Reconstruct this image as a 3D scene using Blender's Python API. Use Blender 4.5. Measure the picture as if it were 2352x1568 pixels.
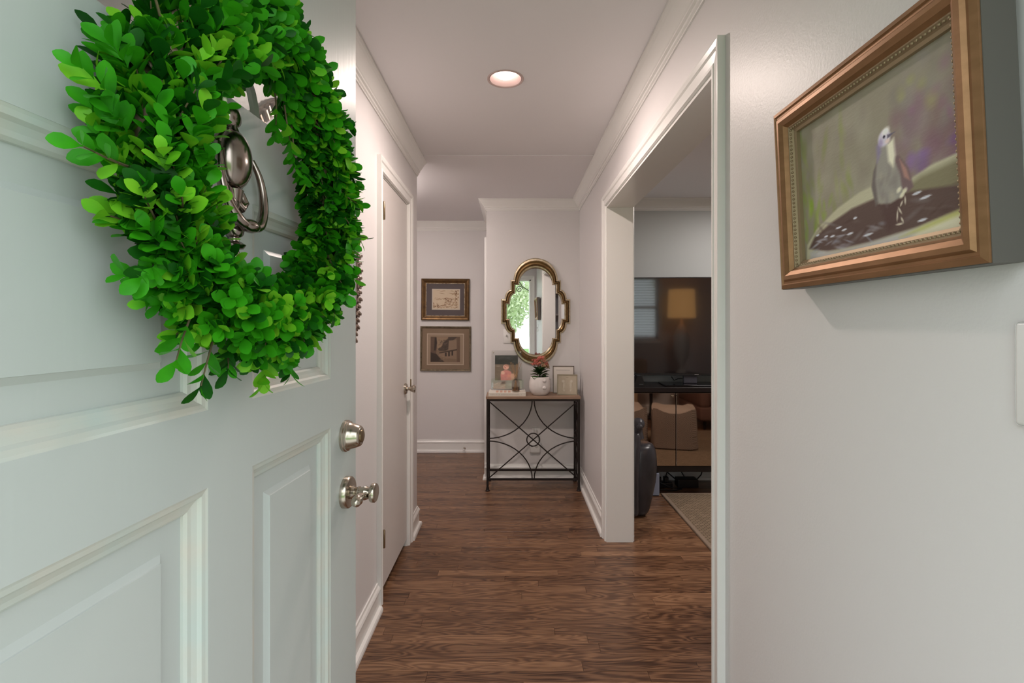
import bpy, bmesh, math, random
import numpy as np
from mathutils import Vector, Matrix

# ------------------------------------------------------------------ clear
for o in list(bpy.data.objects):
    bpy.data.objects.remove(o, do_unlink=True)
SC = bpy.context.scene
COL = SC.collection
R = random.Random(7)
PI = math.pi

# ------------------------------------------------------------------ camera, world, lights, exposure
F = 1150.0                                   # focal length in pixels of a 2352-wide frame
CX, CY = 1175.0, 745.0                       # vanishing point of the hall
CAMZ = 1.35
cam_d = bpy.data.cameras.new('camera')
cam = bpy.data.objects.new('camera', cam_d)
COL.objects.link(cam)
cam.location = (0, 0, CAMZ)
cam.rotation_euler = (PI / 2, 0, 0)
cam_d.sensor_width = 36.0
cam_d.lens = 36.0 * F / 2352.0
cam_d.shift_x = (1176.0 - CX) / 2352.0
cam_d.shift_y = -(784.0 - CY) / 2352.0
cam_d.clip_start = 0.02
SC.camera = cam

SC.view_settings.view_transform = 'Standard'
SC.view_settings.look = 'None'
SC.view_settings.gamma = 1.0
SC.view_settings.use_curve_mapping = False
SC.view_settings.exposure = 0.52

W = bpy.data.worlds.new('sky')
SC.world = W
W.use_nodes = True
_bg = W.node_tree.nodes['Background']
_bg.inputs['Color'].default_value = (0.90, 0.965, 1.0, 1)      # bright overcast sky
_bg.inputs['Strength'].default_value = 2.15


def area_light(name, loc, rot, sx, sy, power, color, portal=False):
    d = bpy.data.lights.new(name, 'AREA')
    d.shape = 'RECTANGLE'
    d.size, d.size_y = sx, sy
    d.energy = power
    d.color = color
    if portal:
        d.cycles.is_portal = True
    o = bpy.data.objects.new(name, d)
    COL.objects.link(o)
    o.location = loc
    o.rotation_euler = rot
    return o


area_light('doorway_portal', (0.055, 0.03, 1.05), (PI / 2, 0, 0), 0.95, 2.1, 1, (1, 1, 1), portal=True)
area_light('window_portal', (1.44, 0.03, 1.6), (PI / 2, 0, 0), 0.6, 1.0, 1, (1, 1, 1), portal=True)
# added fill light that brightens the living room; no fixture belongs to it
area_light('living_room_fill', (2.2, 3.25, 2.40), (0, 0, 0), 0.6, 0.6, 21, (1.0, 0.93, 0.88))

# ------------------------------------------------------------------ materials
MATS = {}


def s2l(c):
    return tuple((x / 12.92 if x <= 0.04045 else ((x + 0.055) / 1.055) ** 2.4) for x in c)


def rgb(r, g, b):
    return s2l((r / 255.0, g / 255.0, b / 255.0))


def mat(name, color, rough=0.5, metal=0.0, bump=None, vary=None, spec=0.5, coat=0.0, coords='pos', alpha=None, trans=0.0, ior=1.45):
    """bump=(scale xyz, strength, distance); vary=(scale xyz, amount, second colour)"""
    if name in MATS:
        return MATS[name]
    m = bpy.data.materials.new(name)
    m.use_nodes = True
    nt = m.node_tree
    b = nt.nodes['Principled BSDF']
    b.inputs['Base Color'].default_value = (*color, 1)
    b.inputs['Roughness'].default_value = rough
    b.inputs['Metallic'].default_value = metal
    b.inputs['Specular IOR Level'].default_value = spec
    b.inputs['Coat Weight'].default_value = coat
    b.inputs['Coat Roughness'].default_value = 0.08
    b.inputs['Transmission Weight'].default_value = trans
    b.inputs['IOR'].default_value = ior

    def noise(scale, detail=3.0):
        src = nt.nodes.new('ShaderNodeNewGeometry') if coords == 'pos' else nt.nodes.new('ShaderNodeTexCoord')
        mp = nt.nodes.new('ShaderNodeMapping')
        mp.inputs['Scale'].default_value = scale
        nt.links.new(src.outputs['Position' if coords == 'pos' else 'Object'], mp.inputs['Vector'])
        n = nt.nodes.new('ShaderNodeTexNoise')
        n.inputs['Scale'].default_value = 1.0
        n.inputs['Detail'].default_value = detail
        nt.links.new(mp.outputs['Vector'], n.inputs['Vector'])
        return n
    if vary:
        n = noise(vary[0], 4.0)
        rp = nt.nodes.new('ShaderNodeValToRGB')
        rp.color_ramp.elements[0].position = 0.5 - vary[1]
        rp.color_ramp.elements[1].position = 0.5 + vary[1]
        rp.color_ramp.elements[0].color = (*color, 1)
        rp.color_ramp.elements[1].color = (*vary[2], 1)
        nt.links.new(n.outputs['Fac'], rp.inputs['Fac'])
        nt.links.new(rp.outputs['Color'], b.inputs['Base Color'])
    if bump:
        n = noise(bump[0], 2.0)
        bp = nt.nodes.new('ShaderNodeBump')
        bp.inputs['Strength'].default_value = bump[1]
        bp.inputs['Distance'].default_value = bump[2]
        nt.links.new(n.outputs['Fac'], bp.inputs['Height'])
        nt.links.new(bp.outputs['Normal'], b.inputs['Normal'])
    MATS[name] = m
    return m


def emit(name, color, strength):
    m = bpy.data.materials.new(name)
    m.use_nodes = True
    b = m.node_tree.nodes['Principled BSDF']
    b.inputs['Base Color'].default_value = (*color, 1)
    b.inputs['Emission Color'].default_value = (*color, 1)
    b.inputs['Emission Strength'].default_value = strength
    return m


M_WALL = mat('wall_paint', (0.740, 0.716, 0.716), 0.42, bump=((150, 150, 150), 0.085, 0.004), spec=0.35)
M_CEIL = mat('ceiling_paint', (0.88, 0.86, 0.88), 0.75)
M_TRIM = mat('trim_paint', (0.86, 0.85, 0.83), 0.25, bump=((40, 40, 40), 0.03, 0.002))
M_DOOR = mat('front_door_paint', (0.525, 0.560, 0.548), 0.40, bump=((130, 130, 5), 0.085, 0.002), vary=((3, 3, 1.2), 0.25, (0.555, 0.585, 0.570)))
M_DMOLD = mat('front_door_molding_paint', (0.55, 0.61, 0.58), 0.30, vary=((14, 14, 14), 0.2, (0.62, 0.59, 0.53)))
M_CLOSET = mat('closet_door_paint', (0.65, 0.61, 0.59), 0.36, bump=((150, 150, 30), 0.05, 0.002))
M_NICKEL = mat('brushed_nickel', (0.50, 0.44, 0.37), 0.22, 1.0)
M_KNOCK = mat('tarnished_nickel', (0.40, 0.34, 0.30), 0.20, 1.0, vary=((40, 40, 40), 0.2, (0.30, 0.25, 0.22)))
M_BRASS = mat('aged_brass', (0.36, 0.27, 0.17), 0.35, 1.0)
M_ORN = mat('antique_silver_leaf', (0.42, 0.34, 0.29), 0.38, 1.0, vary=((60, 60, 60), 0.2, (0.24, 0.18, 0.14)))
M_IRON = mat('black_iron', (0.030, 0.022, 0.020), 0.5, 0.6)
M_BLACK = mat('black_plastic', (0.010, 0.010, 0.011), 0.4)
M_GLASS = mat('clear_glass', (1, 1, 1), 0.0, trans=1.0, ior=1.45)


def thin_clear(name, tint, gloss=0.0):
    """thin clear sheet: lets light straight through, mirrors a little of it by the viewing angle"""
    m = bpy.data.materials.new(name)
    m.use_nodes = True
    nt = m.node_tree
    nt.nodes.remove(nt.nodes['Principled BSDF'])
    t = nt.nodes.new('ShaderNodeBsdfTransparent')
    t.inputs['Color'].default_value = (*tint, 1)
    g = nt.nodes.new('ShaderNodeBsdfGlossy')
    g.inputs['Roughness'].default_value = gloss
    lw = nt.nodes.new('ShaderNodeLayerWeight'); lw.inputs['Blend'].default_value = 0.5
    pw = nt.nodes.new('ShaderNodeMath'); pw.operation = 'POWER'; pw.inputs[1].default_value = 4.0
    nt.links.new(lw.outputs['Facing'], pw.inputs[0])
    f = nt.nodes.new('ShaderNodeMath'); f.operation = 'MULTIPLY_ADD'; f.inputs[1].default_value = 0.8; f.inputs[2].default_value = 0.03
    nt.links.new(pw.outputs[0], f.inputs[0])
    x = nt.nodes.new('ShaderNodeMixShader')
    nt.links.new(f.outputs[0], x.inputs[0])
    nt.links.new(t.outputs[0], x.inputs[1])
    nt.links.new(g.outputs[0], x.inputs[2])
    nt.links.new(x.outputs[0], nt.nodes['Material Output'].inputs['Surface'])
    return m


M_PANE = thin_clear('window_glass', (0.97, 0.985, 0.98))
M_ACR = thin_clear('acrylic', (0.985, 0.985, 0.98))
M_BOTTLE = thin_clear('bottle_glass', (0.965, 0.955, 0.94), 0.02)
M_WHITEP = mat('white_plastic', (0.80, 0.79, 0.78), 0.3)
M_MIRROR = mat('mirror_silver', (0.90, 0.91, 0.91), 0.0, 1.0)


# ------------------------------------------------------------------ mesh builder
class MB:
    def __init__(self):
        self.v, self.f = [], []

    def add(self, vs, fs):
        n = len(self.v)
        self.v += [tuple(p) for p in vs]
        self.f += [tuple(i + n for i in f) for f in fs]
        return self

    def box(self, x0, x1, y0, y1, z0, z1):
        vs = [(x0, y0, z0), (x1, y0, z0), (x1, y1, z0), (x0, y1, z0), (x0, y0, z1), (x1, y0, z1), (x1, y1, z1), (x0, y1, z1)]
        return self.add(vs, [(3, 2, 1, 0), (4, 5, 6, 7), (0, 1, 5, 4), (1, 2, 6, 5), (2, 3, 7, 6), (3, 0, 4, 7)])

    def rbox(self, x0, x1, y0, y1, z0, z1, r=0.004, seg=2):
        bm = bmesh.new()
        bmesh.ops.create_cube(bm, size=1.0)
        for p in bm.verts:
            p.co = Vector(((x0 + x1) / 2 + p.co.x * (x1 - x0), (y0 + y1) / 2 + p.co.y * (y1 - y0), (z0 + z1) / 2 + p.co.z * (z1 - z0)))
        bmesh.ops.bevel(bm, geom=bm.edges[:], offset=r, segments=seg, affect='EDGES', profile=0.5)
        bm.verts.index_update()
        self.add([p.co[:] for p in bm.verts], [[p.index for p in f.verts] for f in bm.faces])
        bm.free()
        return self

    def prism(self, poly, axis, a, b):
        """extrude a 2-D polygon along an axis between a and b (axis 'x': poly is (y,z); 'y': (x,z); 'z': (x,y))"""
        def p3(p, t):
            return {'x': (t, p[0], p[1]), 'y': (p[0], t, p[1]), 'z': (p[0], p[1], t)}[axis]
        n = len(poly)
        vs = [p3(p, a) for p in poly] + [p3(p, b) for p in poly]
        fs = [tuple(range(n - 1, -1, -1)), tuple(range(n, 2 * n))]
        fs += [(i, (i + 1) % n, n + (i + 1) % n, n + i) for i in range(n)]
        return self.add(vs, fs)

    def sweep(self, path, prof, N, closed=False):
        """sweep a closed profile (p = sideways, N x direction; q = along N) along a flat path with mitred corners"""
        N = Vector(N).normalized()
        P = [Vector(p) for p in path]
        n, k = len(P), len(prof)
        vs = []
        for i in range(n):
            if closed or 0 < i < n - 1:
                d0 = (P[i] - P[i - 1]).normalized()
                d1 = (P[(i + 1) % n] - P[i]).normalized()
            elif i == 0:
                d0 = d1 = (P[1] - P[0]).normalized()
            else:
                d0 = d1 = (P[i] - P[i - 1]).normalized()
            s0, s1 = N.cross(d0), N.cross(d1)
            m = s0 + s1
            m = m / max(m.length_squared / 2, 0.1) if m.length > 1e-6 else s0
            for p, q in prof:
                vs.append(P[i] + m * p + N * q)
        fs = []
        for i in range(n if closed else n - 1):
            j = (i + 1) % n
            for a in range(k):
                b = (a + 1) % k
                fs.append((i * k + a, i * k + b, j * k + b, j * k + a))
        if not closed:
            fs.append(tuple(range(k - 1, -1, -1)))
            fs.append(tuple((n - 1) * k + a for a in range(k)))
        return self.add(vs, fs)

    def tube(self, path, r, seg=8, closed=False, flat=1.0):
        P = [Vector(p) for p in path]
        n = len(P)
        rs = r if isinstance(r, (list, tuple)) else [r] * n
        T = []
        for i in range(n):
            a = P[(i - 1) % n] if (closed or i > 0) else P[i]
            b = P[(i + 1) % n] if (closed or i < n - 1) else P[i]
            T.append((b - a).normalized())
        up = Vector((0, 0, 1)) if abs(T[0].z) < 0.9 else Vector((1, 0, 0))
        u = T[0].cross(up).normalized()
        vs, fs = [], []
        for i in range(n):
            u = (u - T[i] * u.dot(T[i])).normalized()
            w = T[i].cross(u)
            for s in range(seg):
                a = 2 * PI * s / seg
                vs.append(P[i] + (u * math.cos(a) + w * math.sin(a) * flat) * rs[i])
        for i in range(n if closed else n - 1):
            j = (i + 1) % n
            for s in range(seg):
                t = (s + 1) % seg
                fs.append((i * seg + s, i * seg + t, j * seg + t, j * seg + s))
        if not closed:
            fs.append(tuple(range(seg - 1, -1, -1)))
            fs.append(tuple((n - 1) * seg + s for s in range(seg)))
        return self.add(vs, fs)

    def lathe(self, prof, c=(0, 0, 0), axis='z', seg=24, sx=1.0, sy=1.0, cap=True):
        """prof: (radius, height) pairs along the axis"""
        vs, fs = [], []
        k = len(prof)
        for r, h in prof:
            for s in range(seg):
                a = 2 * PI * s / seg
                x, y = r * math.cos(a) * sx, r * math.sin(a) * sy
                if axis == 'z':
                    p = (x, y, h)
                elif axis == 'y':
                    p = (x, h, y)
                else:
                    p = (h, x, y)
                vs.append((c[0] + p[0], c[1] + p[1], c[2] + p[2]))
        for i in range(k - 1):
            for s in range(seg):
                t = (s + 1) % seg
                fs.append((i * seg + s, i * seg + t, (i + 1) * seg + t, (i + 1) * seg + s))
        if cap and prof[0][0] > 1e-5:
            fs.append(tuple(range(seg - 1, -1, -1)))
        if cap and prof[-1][0] > 1e-5:
            fs.append(tuple((k - 1) * seg + s for s in range(seg)))
        return self.add(vs, fs)

    def ball(self, c, r, seg=12, rings=8):
        r = r if isinstance(r, (tuple, list)) else (r, r, r)
        vs, fs = [], []
        for i in range(rings + 1):
            t = PI * i / rings
            for s in range(seg):
                a = 2 * PI * s / seg
                vs.append((c[0] + r[0] * math.sin(t) * math.cos(a), c[1] + r[1] * math.sin(t) * math.sin(a), c[2] + r[2] * math.cos(t)))
        for i in range(rings):
            for s in range(seg):
                t = (s + 1) % seg
                fs.append((i * seg + s, (i + 1) * seg + s, (i + 1) * seg + t, i * seg + t))
        return self.add(vs, fs)

    def xf(self, M):
        self.v = [tuple(M @ Vector(p)) for p in self.v]
        return self

    def mesh(self, name, m, smooth=None):
        me = bpy.data.meshes.new(name)
        me.from_pydata(self.v, [], self.f)
        bm = bmesh.new()
        bm.from_mesh(me)
        bmesh.ops.remove_doubles(bm, verts=bm.verts, dist=1e-6)
        bmesh.ops.recalc_face_normals(bm, faces=bm.faces)
        bm.to_mesh(me)
        bm.free()
        if m:
            me.materials.append(m)
        if smooth:
            me.polygons.foreach_set('use_smooth', [True] * len(me.polygons))
            me.set_sharp_from_angle(angle=math.radians(smooth))
        return me

    def build(self, name, m, parent=None, smooth=None, label=None):
        o = bpy.data.objects.new(name, self.mesh(name, m, smooth))
        COL.objects.link(o)
        if parent:
            o.parent = parent
        if label:
            o['label'] = label
        return o


def thing(name, label, cat, loc=(0, 0, 0), rot=(0, 0, 0), group=None, kind=None):
    o = bpy.data.objects.new(name, None)
    COL.objects.link(o)
    o.empty_display_size = 0.05
    o.location = loc
    o.rotation_euler = rot
    return tag(o, label, cat, group, kind)


def tag(o, label=None, cat=None, group=None, kind=None):
    if label:
        o['label'] = label
    if cat:
        o['category'] = cat
    if group:
        o['group'] = group
    if kind:
        o['kind'] = kind
    return o


def smooth_path(pts, rs=None, n=5):
    """Catmull-Rom curve through the points (and radii)"""
    P = [Vector(p) for p in pts]
    rs = list(rs) if rs else [0.0] * len(P)
    out, ro = [], []
    for i in range(len(P) - 1):
        a, b, c, d = P[max(i - 1, 0)], P[i], P[i + 1], P[min(i + 2, len(P) - 1)]
        for k in range(n):
            t = k / n
            out.append(0.5 * ((2 * b) + (c - a) * t + (2 * a - 5 * b + 4 * c - d) * t * t + (3 * b - a - 3 * c + d) * t ** 3))
            ro.append(rs[i] + (rs[i + 1] - rs[i]) * t)
    out.append(P[-1]); ro.append(rs[-1])
    return out, ro


def struct(o, label=None, cat=None):
    return tag(o, label, cat, None, 'structure')


def copy_obj(o, parent=None):
    c = o.copy()
    COL.objects.link(c)
    if parent:
        c.parent = parent
    return c


def plate_with_hole(mb, rect, hole, mapf, y0, y1):
    """flat plate (rect x0,x1,z0,z1) with a hole outline (list of (x,z)), depth y0..y1; mapf(x,z,y)->3d"""
    x0, x1, z0, z1 = rect
    cx = sum(p[0] for p in hole) / len(hole)
    cz = sum(p[1] for p in hole) / len(hole)
    pts = list(hole)
    # outer points by ray casting, with the corners inserted
    ang = [math.atan2(p[1] - cz, p[0] - cx) for p in pts]
    out = []
    for a in ang:
        dx, dz = math.cos(a), math.sin(a)
        t = 1e9
        if dx > 1e-9: t = min(t, (x1 - cx) / dx)
        if dx < -1e-9: t = min(t, (x0 - cx) / dx)
        if dz > 1e-9: t = min(t, (z1 - cz) / dz)
        if dz < -1e-9: t = min(t, (z0 - cz) / dz)
        out.append((cx + dx * t, cz + dz * t))
    n = len(pts)
    # snap the outer point nearest to each corner onto the corner
    for c in ((x0, z0), (x1, z0), (x1, z1), (x0, z1)):
        k = min(range(n), key=lambda i: (out[i][0] - c[0]) ** 2 + (out[i][1] - c[1]) ** 2)
        out[k] = c
    vs = []
    for y in (y0, y1):
        vs += [mapf(p[0], p[1], y) for p in pts] + [mapf(p[0], p[1], y) for p in out]
    fs = []
    for i in range(n):
        j = (i + 1) % n
        fs.append((i, j, n + j, n + i))
        fs.append((2 * n + i, 3 * n + i, 3 * n + j, 2 * n + j))
        fs.append((i, 2 * n + i, 2 * n + j, j))
        fs.append((n + i, n + j, 3 * n + j, 3 * n + i))
    mb.add(vs, fs)


# ------------------------------------------------------------------ painted flat prints (colour attribute on a fine grid)
class Canvas:
    def __init__(self, w, h, c):
        self.w, self.h = w, h
        self.a = np.zeros((h, w, 3))
        self.a[:] = np.array(c) / 255.0
        ys, xs = np.mgrid[0:h, 0:w]
        self.X = (xs + 0.5) / w
        self.Y = 1 - (ys + 0.5) / h              # 0 at the bottom
        self.asp = w / h
        self.rng = np.random.default_rng(3)
        self.gain = 1.0

    def mixin(self, m, c):
        m = np.clip(m, 0, 1)[..., None]
        self.a = self.a * (1 - m) + (np.array(c) / 255.0) * m

    def stroke(self, x, y, rx, ry, ang, c, al=1.0, soft=0.35):
        dx, dy = (self.X - x) * self.asp, self.Y - y
        ca, sa = math.cos(ang), math.sin(ang)
        u = (dx * ca + dy * sa) / (rx * self.asp)
        v = (-dx * sa + dy * ca) / ry
        d = np.sqrt(u * u + v * v)
        self.mixin(al * np.clip((1 - d) / soft, 0, 1), c)

    def poly(self, pts, c, al=1.0, soft=0.004):
        # signed distance to polygon edges; soft edge
        X, Y = self.X, self.Y
        inside = np.zeros_like(X, bool)
        dist = np.full(X.shape, 1e9)
        n = len(pts)
        for i in range(n):
            (x0, y0), (x1, y1) = pts[i], pts[(i + 1) % n]
            c1 = ((y0 > Y) != (y1 > Y))
            with np.errstate(divide='ignore', invalid='ignore'):
                xi = (x1 - x0) * (Y - y0) / ((y1 - y0) if y1 != y0 else 1e-9) + x0
            inside ^= c1 & (X < xi)
            ex, ey = x1 - x0, y1 - y0
            t = np.clip(((X - x0) * ex + (Y - y0) * ey) / (ex * ex + ey * ey + 1e-12), 0, 1)
            dist = np.minimum(dist, np.hypot(X - x0 - t * ex, Y - y0 - t * ey))
        sd = np.where(inside, dist, -dist)
        self.mixin(al * np.clip(sd / soft + 0.5, 0, 1), c)

    def line(self, pts, wd, c, al=1.0):
        for (x0, y0), (x1, y1) in zip(pts[:-1], pts[1:]):
            ex, ey = x1 - x0, y1 - y0
            t = np.clip(((self.X - x0) * ex + (self.Y - y0) * ey) / (ex * ex + ey * ey + 1e-12), 0, 1)
            d = np.hypot((self.X - x0 - t * ex) * self.asp, self.Y - y0 - t * ey)
            self.mixin(al * np.clip(1.5 - d / wd, 0, 1), c)

    def dabs(self, n, box, size, ang, cols, al=0.5, soft=0.8):
        g = self.rng
        for _ in range(n):
            c = cols[g.integers(len(cols))]
            self.stroke(g.uniform(box[0], box[1]), g.uniform(box[2], box[3]), size[0] * g.uniform(.6, 1.4), size[1] * g.uniform(.6, 1.4),
                        ang + g.normal(0, 0.3), c, al * g.uniform(.5, 1), soft)

    def grid(self, name, w, h, m, parent=None, offset=(0, 0, 0)):
        """a flat sheet in the XZ plane facing -Y, lower-left corner at offset"""
        nx, ny = self.w + 1, self.h + 1
        gx, gz = np.meshgrid(np.linspace(0, w, nx), np.linspace(h, 0, ny))
        co = np.stack([gx + offset[0], np.full_like(gx, offset[1]), gz + offset[2]], -1).reshape(-1, 3)
        i = np.arange(ny - 1)[:, None] * nx + np.arange(nx - 1)[None]
        fc = np.stack([i, i + nx, i + nx + 1, i + 1], -1).reshape(-1, 4)
        me = bpy.data.meshes.new(name)
        me.from_pydata(co.tolist(), [], fc.tolist())
        a = np.clip(self.a * self.gain, 0, 1)
        lin = np.where(a <= 0.04045, a / 12.92, ((a + 0.055) / 1.055) ** 2.4)
        lin = np.concatenate([lin, np.ones(lin.shape[:2] + (1,))], -1).reshape(-1, 4)
        at = me.color_attributes.new('paint', 'FLOAT_COLOR', 'CORNER')
        at.data.foreach_set('color', np.repeat(lin, 4, 0).ravel())
        me.materials.append(m)
        o = bpy.data.objects.new(name, me)
        COL.objects.link(o)
        if parent:
            o.parent = parent
        return o


def paint_mat(name, rough, bump=None):
    m = mat(name, (1, 1, 1), rough, bump=bump, coords='obj')
    nt = m.node_tree
    a = nt.nodes.new('ShaderNodeAttribute')
    a.attribute_name = 'paint'
    nt.links.new(a.outputs['Color'], nt.nodes['Principled BSDF'].inputs['Base Color'])
    return m


M_OIL = paint_mat('oil_paint', 0.6, ((90, 90, 300), 0.15, 0.002))
M_OIL.node_tree.nodes['Principled BSDF'].inputs['Specular IOR Level'].default_value = 0.2
M_PRINT = paint_mat('printed_paper', 0.5)
M_PHOTO = paint_mat('photo_paper', 0.3)


# ================================================================== SETTING
XR, XRI = 0.593, 0.75          # right wall: hall face, living-room face
XL = -0.635                    # left wall, hall face
YC = 4.37                      # middle wall (behind the console table) and living-room back wall
YB = 5.30                      # back wall of the hall
YF0, YF1 = 0.05, 0.22          # front wall
ZC = 2.44
OY0, OY1, OZ = 1.455, 3.117, 2.087     # wide opening to the living room
CY0, CY1, CZ = 2.425, 3.06, 2.087      # closet door opening
YE = 3.36                              # end of left wall
XHL, XHR = -3.1, 4.6                   # house left / right
DX0, DX1, DZ = -0.43, 0.50, 2.11       # front door opening
WX0, WX1, WZ0, WZ1 = 1.14, 1.74, 1.12, 2.12

# ---- floor: a slab with oak boards
m = bpy.data.materials.new('dark_oak')
m.use_nodes = True
nt = m.node_tree
pb = nt.nodes['Principled BSDF']
N_ = nt.nodes.new
L_ = nt.links.new
geo = N_('ShaderNodeNewGeometry')
att = N_('ShaderNodeAttribute'); att.attribute_name = 'rnd'
off = N_('ShaderNodeVectorMath'); off.operation = 'MULTIPLY_ADD'
L_(geo.outputs['Position'], off.inputs[0]); off.inputs[1].default_value = (1, 1, 1)
sc = N_('ShaderNodeVectorMath'); sc.operation = 'SCALE'
sc.inputs[0].default_value = (37.0, 17.3, 11.0)
L_(att.outputs['Fac'], sc.inputs['Scale'])
L_(sc.outputs['Vector'], off.inputs[2])


def nz(scale, detail, dist, rough=0.5):
    mp = N_('ShaderNodeMapping'); mp.inputs['Scale'].default_value = scale
    L_(off.outputs['Vector'], mp.inputs['Vector'])
    n = N_('ShaderNodeTexNoise'); n.inputs['Scale'].default_value = 1
    n.inputs['Detail'].default_value = detail; n.inputs['Distortion'].default_value = dist
    n.inputs['Roughness'].default_value = rough
    L_(mp.outputs['Vector'], n.inputs['Vector'])
    return n


def mth(op, a, b=None, clamp=False):
    n = N_('ShaderNodeMath'); n.operation = op; n.use_clamp = clamp
    for i, x in enumerate((a, b)):
        if x is None: continue
        if isinstance(x, (int, float)): n.inputs[i].default_value = x
        else: L_(x, n.inputs[i])
    return n.outputs[0]


rings = nz((2.6, 20, 1), 1.5, 0.5)
band = mth('SINE', mth('MULTIPLY', rings.outputs['Fac'], 62.0))
band = mth('POWER', mth('MULTIPLY_ADD', band, 0.5), 1.0)
nt.nodes[-1].inputs[1].default_value = 1.0
bn = nt.nodes[-2]
bn.inputs[2].default_value = 0.5
fib = nz((9, 420, 1), 3, 0.0)
big = nz((1.2, 6, 1), 2, 0.3)
g1 = mth('ADD', mth('MULTIPLY', band, 0.34), mth('MULTIPLY', fib.outputs['Fac'], 0.55))
g1 = mth('ADD', g1, mth('MULTIPLY', big.outputs['Fac'], 0.35))
g1 = mth('ADD', g1, mth('MULTIPLY', mth('SUBTRACT', att.outputs['Fac'], 0.5), 0.26))
rp = N_('ShaderNodeValToRGB')
els = rp.color_ramp.elements
els[0].position, els[0].color = 0.28, (0.050, 0.0215, 0.0115, 1)
els[1].position, els[1].color = 0.98, (0.300, 0.165, 0.090, 1)
e = els.new(0.60); e.color = (0.155, 0.077, 0.041, 1)
L_(g1, rp.inputs['Fac'])
L_(rp.outputs['Color'], pb.inputs['Base Color'])
rr = mth('MULTIPLY_ADD', fib.outputs['Fac'], 0.22)
nt.nodes[-1].inputs[2].default_value = 0.20
L_(rr, pb.inputs['Roughness'])
pb.inputs['Specular IOR Level'].default_value = 0.45
bp = N_('ShaderNodeBump'); bp.inputs['Strength'].default_value = 0.06; bp.inputs['Distance'].default_value = 0.002
L_(g1, bp.inputs['Height']); L_(bp.outputs['Normal'], pb.inputs['Normal'])
M_OAK = m

fl = MB().box(XHL, XHR, YF0, YB + 0.15, -0.16, -0.020).build('floor', mat('subfloor', (0.03, 0.018, 0.012), 0.9))
struct(fl)


def plank_geo(x0, x1, y0, y1, r, zz):
    c = 0.0005
    vs = [(x0, y0, -0.02), (x1, y0, -0.02), (x1, y1, -0.02), (x0, y1, -0.02),
          (x0, y0, zz - c), (x1, y0, zz - c), (x1, y1, zz - c), (x0, y1, zz - c),
          (x0 + c, y0 + c, zz), (x1 - c, y0 + c, zz), (x1 - c, y1 - c, zz), (x0 + c, y1 - c, zz)]
    fs = [(0, 1, 5, 4), (1, 2, 6, 5), (2, 3, 7, 6), (3, 0, 4, 7), (4, 5, 9, 8), (5, 6, 10, 9), (6, 7, 11, 10), (7, 4, 8, 11), (8, 9, 10, 11)]
    return vs, fs


BW = 0.0572
planks = []
row = 0
y = YF1 - 0.1
while y < YB:
    x = XHL + R.uniform(0, 0.9)
    xs = [XHL]
    while x < XHR:
        xs.append(x)
        x += R.choice((0.42, 0.6, 0.8, 1.0, 1.2, 1.45, 1.7)) * R.uniform(0.9, 1.1)
    xs.append(XHR)
    for a, b in zip(xs[:-1], xs[1:]):
        yc = y + BW / 2
        if b < -0.78 and yc < YE - 0.05: continue
        if a > -0.15 and yc > YC + 0.05: continue
        lo, hi = max(a, -0.315 * yc), min(b, 0.405 * yc)
        sc_ = max(0, hi - lo) / (yc * yc) if yc > 1.6 and yc < YB else 0
        planks.append((sc_, a, b, y, R.random()))
    y += BW
planks.sort(key=lambda p: -p[0])
rest_v, rest_f, rest_r = [], [], []
gap = 0.0004
for i, (s, a, b, y, r) in enumerate(planks):
    vs, fs = plank_geo(a + gap, b - gap, y + gap, y + BW - gap, r, -0.0006 * R.random())
    if i < 298 and s > 0:
        me = bpy.data.meshes.new('plank')
        me.from_pydata(vs, [], fs)
        me.attributes.new('rnd', 'FLOAT', 'POINT').data.foreach_set('value', [r] * len(vs))
        me.materials.append(M_OAK)
        o = bpy.data.objects.new('plank', me)
        COL.objects.link(o)
        o.parent = fl
    else:
        n = len(rest_v)
        rest_v += vs
        rest_f += [tuple(k + n for k in f) for f in fs]
        rest_r += [r] * len(vs)
me = bpy.data.meshes.new('planking')
me.from_pydata(rest_v, [], rest_f)
me.attributes.new('rnd', 'FLOAT', 'POINT').data.foreach_set('value', rest_r)
me.materials.append(M_OAK)
o = bpy.data.objects.new('planking', me)
COL.objects.link(o)
o.parent = fl
o['kind'] = 'stuff'

# ---- ceiling with the hole of the recessed lamp
LX, LY = -0.027, 2.223
cl = MB()
hole = [(LX + 0.073 * math.cos(2 * PI * k / 48), LY + 0.073 * math.sin(2 * PI * k / 48)) for k in range(48)]
plate_with_hole(cl, (-0.70, 0.67, YF0, 3.22), hole, lambda x, yy, z: (x, yy, z), ZC, ZC + 0.16)
cl.box(-0.70, 0.67, 3.22, YB + 0.15, ZC - 0.006, ZC + 0.16)
cl.box(XHL, -0.70, YF0, YB + 0.15, ZC - 0.006, ZC + 0.16)
cl.box(0.67, XHR, YF0, YB + 0.15, ZC, ZC + 0.16)
struct(cl.build('ceiling', M_CEIL))

# ---- walls
w = MB()
w.box(XL - 0.115, XL, YF1, CY0, 0, ZC).box(XL - 0.115, XL, CY1, YE, 0, ZC).box(XL - 0.115, XL, CY0, CY1, CZ, ZC)
w.box(XHL, XL - 0.115, YE - 0.12, YE, 0, ZC)
struct(w.build('wall_left', M_WALL))
w = MB()
w.box(XR, XRI, YF1, OY0, 0, ZC).box(XR, XRI, OY1, YC, 0, ZC).box(XR, XRI, OY0, OY1, OZ, ZC)
struct(w.build('wall_right', M_WALL))
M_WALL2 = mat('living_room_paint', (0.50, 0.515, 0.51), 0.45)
w = MB().box(-0.22, XRI, YC, YB, 0, ZC)
struct(w.build('wall_middle', M_WALL))
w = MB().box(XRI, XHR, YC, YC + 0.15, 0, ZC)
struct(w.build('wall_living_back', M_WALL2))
w = MB().box(XHL, -0.22, YB, YB + 0.15, 0, ZC)
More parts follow.
